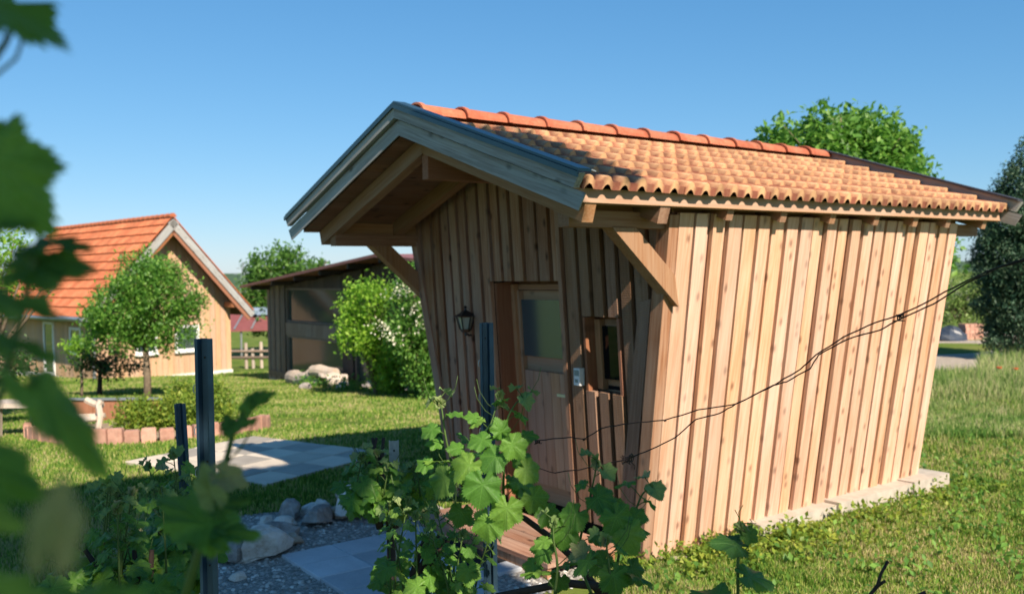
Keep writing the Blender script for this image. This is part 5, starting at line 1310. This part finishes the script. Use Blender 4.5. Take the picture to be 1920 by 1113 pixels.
# --- lower right vine
v2 = vine('low grapevine spreading in front of the doorstep and hut corner', at(1110, 1113, 2.5))
v2.location.z = 0; random.seed(202)
for pts, sz_, n_, sd in ((((1110, 1115, 2.5), (1085, 1040, 2.5), (1100, 960, 2.5), (1112, 905, 2.5), (1120, 865, 2.5)), (.10, .05), 7, 11), (((1150, 1100, 2.5), (1165, 1020, 2.5), (1190, 960, 2.5), (1205, 925, 2.5), (1222, 915, 2.5)), (.11, .045), 7, 12),
        (((1040, 1115, 2.45), (1045, 1060, 2.45), (1038, 1010, 2.45), (1038, 975, 2.45)), (.12, .04), 5, 13), (((1145, 1125, 2.3), (1142, 1060, 2.3), (1135, 1010, 2.3)), (.12, .05), 4, 14)):
    shoot(v2, px(*pts), sizes=sz_, n=n_, seed=sd)
for (x_, y_, D_, tx, tz, s_, kd) in ((1080, 990, 2.45, -.5, -.5, .14, 'vine'), (1120, 960, 2.45, .6, -.2, .15, 'vine'), (1155, 1000, 2.4, .4, -.8, .17, 'vine'), (1175, 1030, 2.4, .5, -.9, .17, 'vine'), (1060, 1020, 2.45, -.2, -1, .14, 'vine'), (1020, 1050, 2.5, -.6, -.9, .13, 'vine'),
    (1095, 1060, 2.42, -.7, -.2, .12, 'vine_young'), (1130, 1075, 2.4, -.4, -.3, .13, 'vine'), (1025, 985, 2.6, .5, -.8, .13, 'vine'), (1190, 985, 2.45, .8, -.1, .10, 'vine'), (1150, 1105, 2.3, .1, -.4, .15, 'vine'), (1185, 1090, 2.4, .7, -.8, .13, 'vine_dark'), (1000, 1080, 2.55, -.7, -.8, .11, 'vine'), (1050, 1105, 2.5, -.3, -1, .10, 'vine_dark')):
    nr = Vector((random.uniform(-.4, .3), -.8, .9)); put_leaf(v2, at(x_, y_-28*s_/.15, D_), RT*tx+UP*tz-FW*.15, nr, s_*LS, kd)
q = MB(); q.tube([Vector((.02, 0, -.1)), Vector((0, .02, .5)), at(1110, 1113, 2.5)-v2.location], [.03, .022, .012], 8); q.build('cane', M['vinewood'], v2, smooth=True)
# --- middle vine behind (near the perforated post)
def bushy(label, box, D_, nsh, seed, hts, sizes, kd='vine', loc_=None, lpn=8, extra=60):
    random.seed(seed); x0, x1, yb, yt = box; c = at((x0+x1)/2, yb, D_); c.z = G(c.x, c.y); v = vine(label, c)
    for i in range(nsh):
        bx = random.uniform(x0, x1); dd = D_+random.uniform(-.25, .25); top = yt+random.uniform(0, (yb-yt)*hts); lx_ = random.uniform(-35, 35)
        shoot(v, px((bx, yb, dd), (bx+lx_*.3, yb*.6+top*.4, dd), (bx+lx_*.7, yb*.25+top*.75, dd), (bx+lx_, top, dd)), sizes=sizes, n=lpn, kd=kd, r0=.004, seed=seed*100+i)
    for i in range(extra):
        bx = random.uniform(x0-10, x1+10); by = random.uniform(yb*.75+yt*.25, yb+30); a = random.uniform(0, 6.28)
        put_leaf(v, at(bx, by, D_+random.uniform(-.3, .3)), RT*math.cos(a)+FW*math.sin(a)*.5-UP*random.uniform(.1, .9), Vector((random.uniform(-.5, .5), random.uniform(-.9, .1), 1)), sizes[0]*random.uniform(.7, 1.2), kd)
    q = MB()
    for _ in range(3): bx = random.uniform(x0*.7+x1*.3, x0*.3+x1*.7); q.tube([at(bx, yb+60, D_)-c, at(bx+random.uniform(-30, 30), yb-40, D_)-c, at(bx+random.uniform(-60, 60), yb-110, D_)-c], [.018, .013, .007], 7)
    q.tube([Vector((0, 0, -.05)), at((x0+x1)/2, yb+60, D_)-c], [.03, .018], 8)
    q.build('cane', M['vinewood'], v, smooth=True); return v
bushy('leafy grapevine around the galvanised perforated post', (665, 800, 930, 835), 4.1, 9, 31, .5, (.10, .05), extra=85)
bushy('grapevine with tangled dark wood left of the steel post at the bottom', (725, 890, 1113, 900), 3.2, 12, 32, .55, (.075, .04), extra=70)
# --- left vine mass
bushy('shaded grapevine in the lower left, right beside the steel post', (255, 375, 1060, 850), 3.6, 10, 33, .5, (.11, .05), 'vine', extra=120)
bushy('dark grapevine in the bottom left with tall thin shoots', (90, 330, 1140, 890), 2.9, 10, 34, .55, (.10, .045), 'vine', extra=120)
# single shoots on the right
v3 = vine('single upright vine shoot with tendrils before the sunlit wall', at(1385, 1113, 2.3)); v3.location.z = 0; random.seed(303)
q = MB(); o = v3.location
q.tube([Vector((.0, .0, -.1))]+[p-o for p in px((1384, 1125, 2.3), (1383, 1060, 2.3), (1386, 1020, 2.3), (1392, 992, 2.3))], [.006, .004, .004, .0035, .0025], 7)
q.tube([p-o for p in px((1384, 1045, 2.3), (1375, 1028, 2.28), (1374, 1020, 2.27))], .0016, 5); q.tube([p-o for p in px((1385, 1042, 2.3), (1402, 1025, 2.28), (1409, 1008, 2.27))], .0016, 5); q.tube([p-o for p in px((1385, 1100, 2.3), (1395, 1092, 2.28), (1405, 1080, 2.27))], .0016, 5)
for t_ in (((1391, 990), (1386, 970), (1378, 955)), ((1389, 985), (1385, 960), (1393, 946)), ((1390, 980), (1405, 980), (1418, 981)), ((1410, 990), (1410, 978), (1406, 972)), ((1420, 1000), (1435, 1005), (1448, 1015))): q.tube([at(a, b, 2.28)-o for a, b in t_], .0011, 5)
q.build('shoot', M['shoot'], v3, smooth=True)
put_leaf(v3, at(1381, 1022, 2.27), -RT+UP*.28, UP+FW*-.35, .105, 'vine_dark', 0); put_leaf(v3, at(1405, 1080, 2.27), RT-UP*.18, UP-FW*.3, .11, 'vine', 1); put_leaf(v3, at(1402, 1000, 2.27), RT*.8-UP*.6-FW*.3, -FW+UP*.3, .05, 'vine_dark', 2)
put_leaf(v3, at(1345, 1125, 2.2), -RT*.6+UP*.3+FW, UP-FW*.4, .14, 'vine', 1)
for i in range(6): put_leaf(v3, at(1392+random.uniform(-6, 6), 992+random.uniform(-8, 8), 2.28), Vector((random.uniform(-1, 1), random.uniform(-1, 1), .6)), UP-FW*.5+RT*random.uniform(-1, 1), .03, 'vine_young')
tw = empty('dry_twig', at(1650, 1090, 2.3), 0, label='bare dark twig sticking up at the bottom right', cat='twig'); tw.location.z = 0; o = tw.location
q = MB(); q.tube([Vector((0, 0, -.05)), at(1610, 1140, 2.3)-o, at(1645, 1098, 2.3)-o, at(1652, 1075, 2.3)-o, at(1665, 1051, 2.3)-o], [.008, .006, .005, .004, .004], 7); q.tube([p-o for p in px((1645, 1098, 2.3), (1660, 1088, 2.3))], .004, 6); q.tube([p-o for p in px((1690, 1150, 2.3), (1715, 1118, 2.3), (1735, 1110, 2.3))], .005, 6); q.build('branch', M['vinewood'], tw, smooth=True)
# --- very near blurred shoots
v4 = vine('strongly blurred near vine shoot with big leaves along the left edge', at(20, 1000, .6)); v4.location.z = .8; random.seed(404); o = v4.location
q = MB(); q.tube([p-o for p in px((-30, 1150, .62), (-5, 760, .62), (38, 600, .62), (62, 500, .62), (78, 450, .63))], [.0025]*5, 8)
q.tube([p-o for p in px((-30, 140, .6), (10, 80, .6), (30, 30, .6))], .0022, 7); q.tube([p-o for p in px((-30, 160, .6), (30, 110, .6), (48, 60, .6))], .0012, 7); q.build('shoot', M['shoot'], v4, smooth=True)
NL = [((-22, 300), (84, 425), .60, (.1, -1, .1), 'vine', .82), ((-40, 5), (115, 48), .58, (.1, -.5, 1), 'vine', 1), ((-45, 430), (48, 398), .6, (0, -.6, 1), 'vine_dark', .8), ((70, 458), (160, 437), .62, (0, -.35, 1), 'vine_dark', .7),
      ((60, 500), (168, 488), .62, (.1, -.7, .8), 'vine_dark', .7), ((95, 505), (60, 470), .62, (0, -1, .3), 'vine_dark', .8), ((0, 562), (128, 574), .6, (0, -.42, 1), 'vine_dark', .38), ((0, 640), (105, 648), .6, (.1, -.45, 1), 'vine_dark', .34),
      ((80, 745), (212, 868), .55, (.6, -.75, .5), 'vine', .32), ((90, 735), (165, 782), .56, (-.2, -.5, 1), 'vine_dark', .35), ((-50, 870), (72, 925), .5, (0, -1, .5), 'vine', .6), ((-60, 960), (40, 970), .45, (0, -.6, .9), 'vine', .5),
      ((100, 1010), (128, 890), .33, (.5, -1, .1), 'vine_young', .5), ((-40, 1100), (90, 1100), .45, (0, -.8, 1), 'vine', .5), ((130, 1150), (240, 1095), .5, (0, -.7, 1), 'vine', .6)]
for (p, t_, D_, nr, kd, ws_) in NL:
    a_, b_ = at(p[0], p[1], D_), at(t_[0], t_[1], D_); dd_ = b_-a_; put_leaf(v4, a_, dd_+FW*random.uniform(-.15, .15)*dd_.length, Vector(nr), dd_.length/.60, kd, ws=ws_)
v5 = vine('blurred near vine shoot bending right in front of the left steel post', at(350, 1113, 1.0)); v5.location.z = 1.0; o = v5.location
q = MB(); q.tube([p-o for p in px((330, 1180, 1.0), (370, 1040, 1.0), (400, 930, 1.0), (425, 860, 1.0), (440, 800, 1.0), (462, 765, 1.0), (492, 742, 1.0))], [.0055, .005, .0045, .0035, .0028, .0025, .002], 8)
q.tube([p-o for p in px((415, 880, 1.0), (455, 835, 1.0), (478, 790, 1.0))], .0013, 6); q.build('shoot', M['shoot'], v5, smooth=True)
for (p, t_, nr, kd, ws_) in (((395, 985), (292, 905), (.2, -.8, 1), 'vine', .75), ((392, 990), (310, 1000), (0, -.6, .8), 'vine', .6), ((400, 1000), (492, 985), (0, -.5, 1), 'vine', .6), ((415, 950), (470, 925), (0, -.6, .8), 'vine_dark', .6),
        ((398, 925), (378, 862), (.3, -1, .2), 'vine_young', .7), ((420, 890), (470, 912), (0, -1, .4), 'vine_young', .8), ((430, 805), (420, 772), (0, -1, .3), 'vine_dark', .8), ((435, 800), (482, 775), (0, -.5, .6), 'vine_dark', .6), ((462, 765), (482, 728), (0, -1, .2), 'vine_dark', .6), ((480, 750), (518, 732), (0, -1, .2), 'vine_dark', .6)):
    a_, b_ = at(p[0], p[1], .98), at(t_[0], t_[1], .98); dd_ = b_-a_; put_leaf(v5, a_, dd_, Vector(nr), dd_.length/.68, kd, ws=ws_*.85)
for o in list(bpy.data.objects):
    for k in ('group',):
        if k in o and o[k] is None: del o[k]
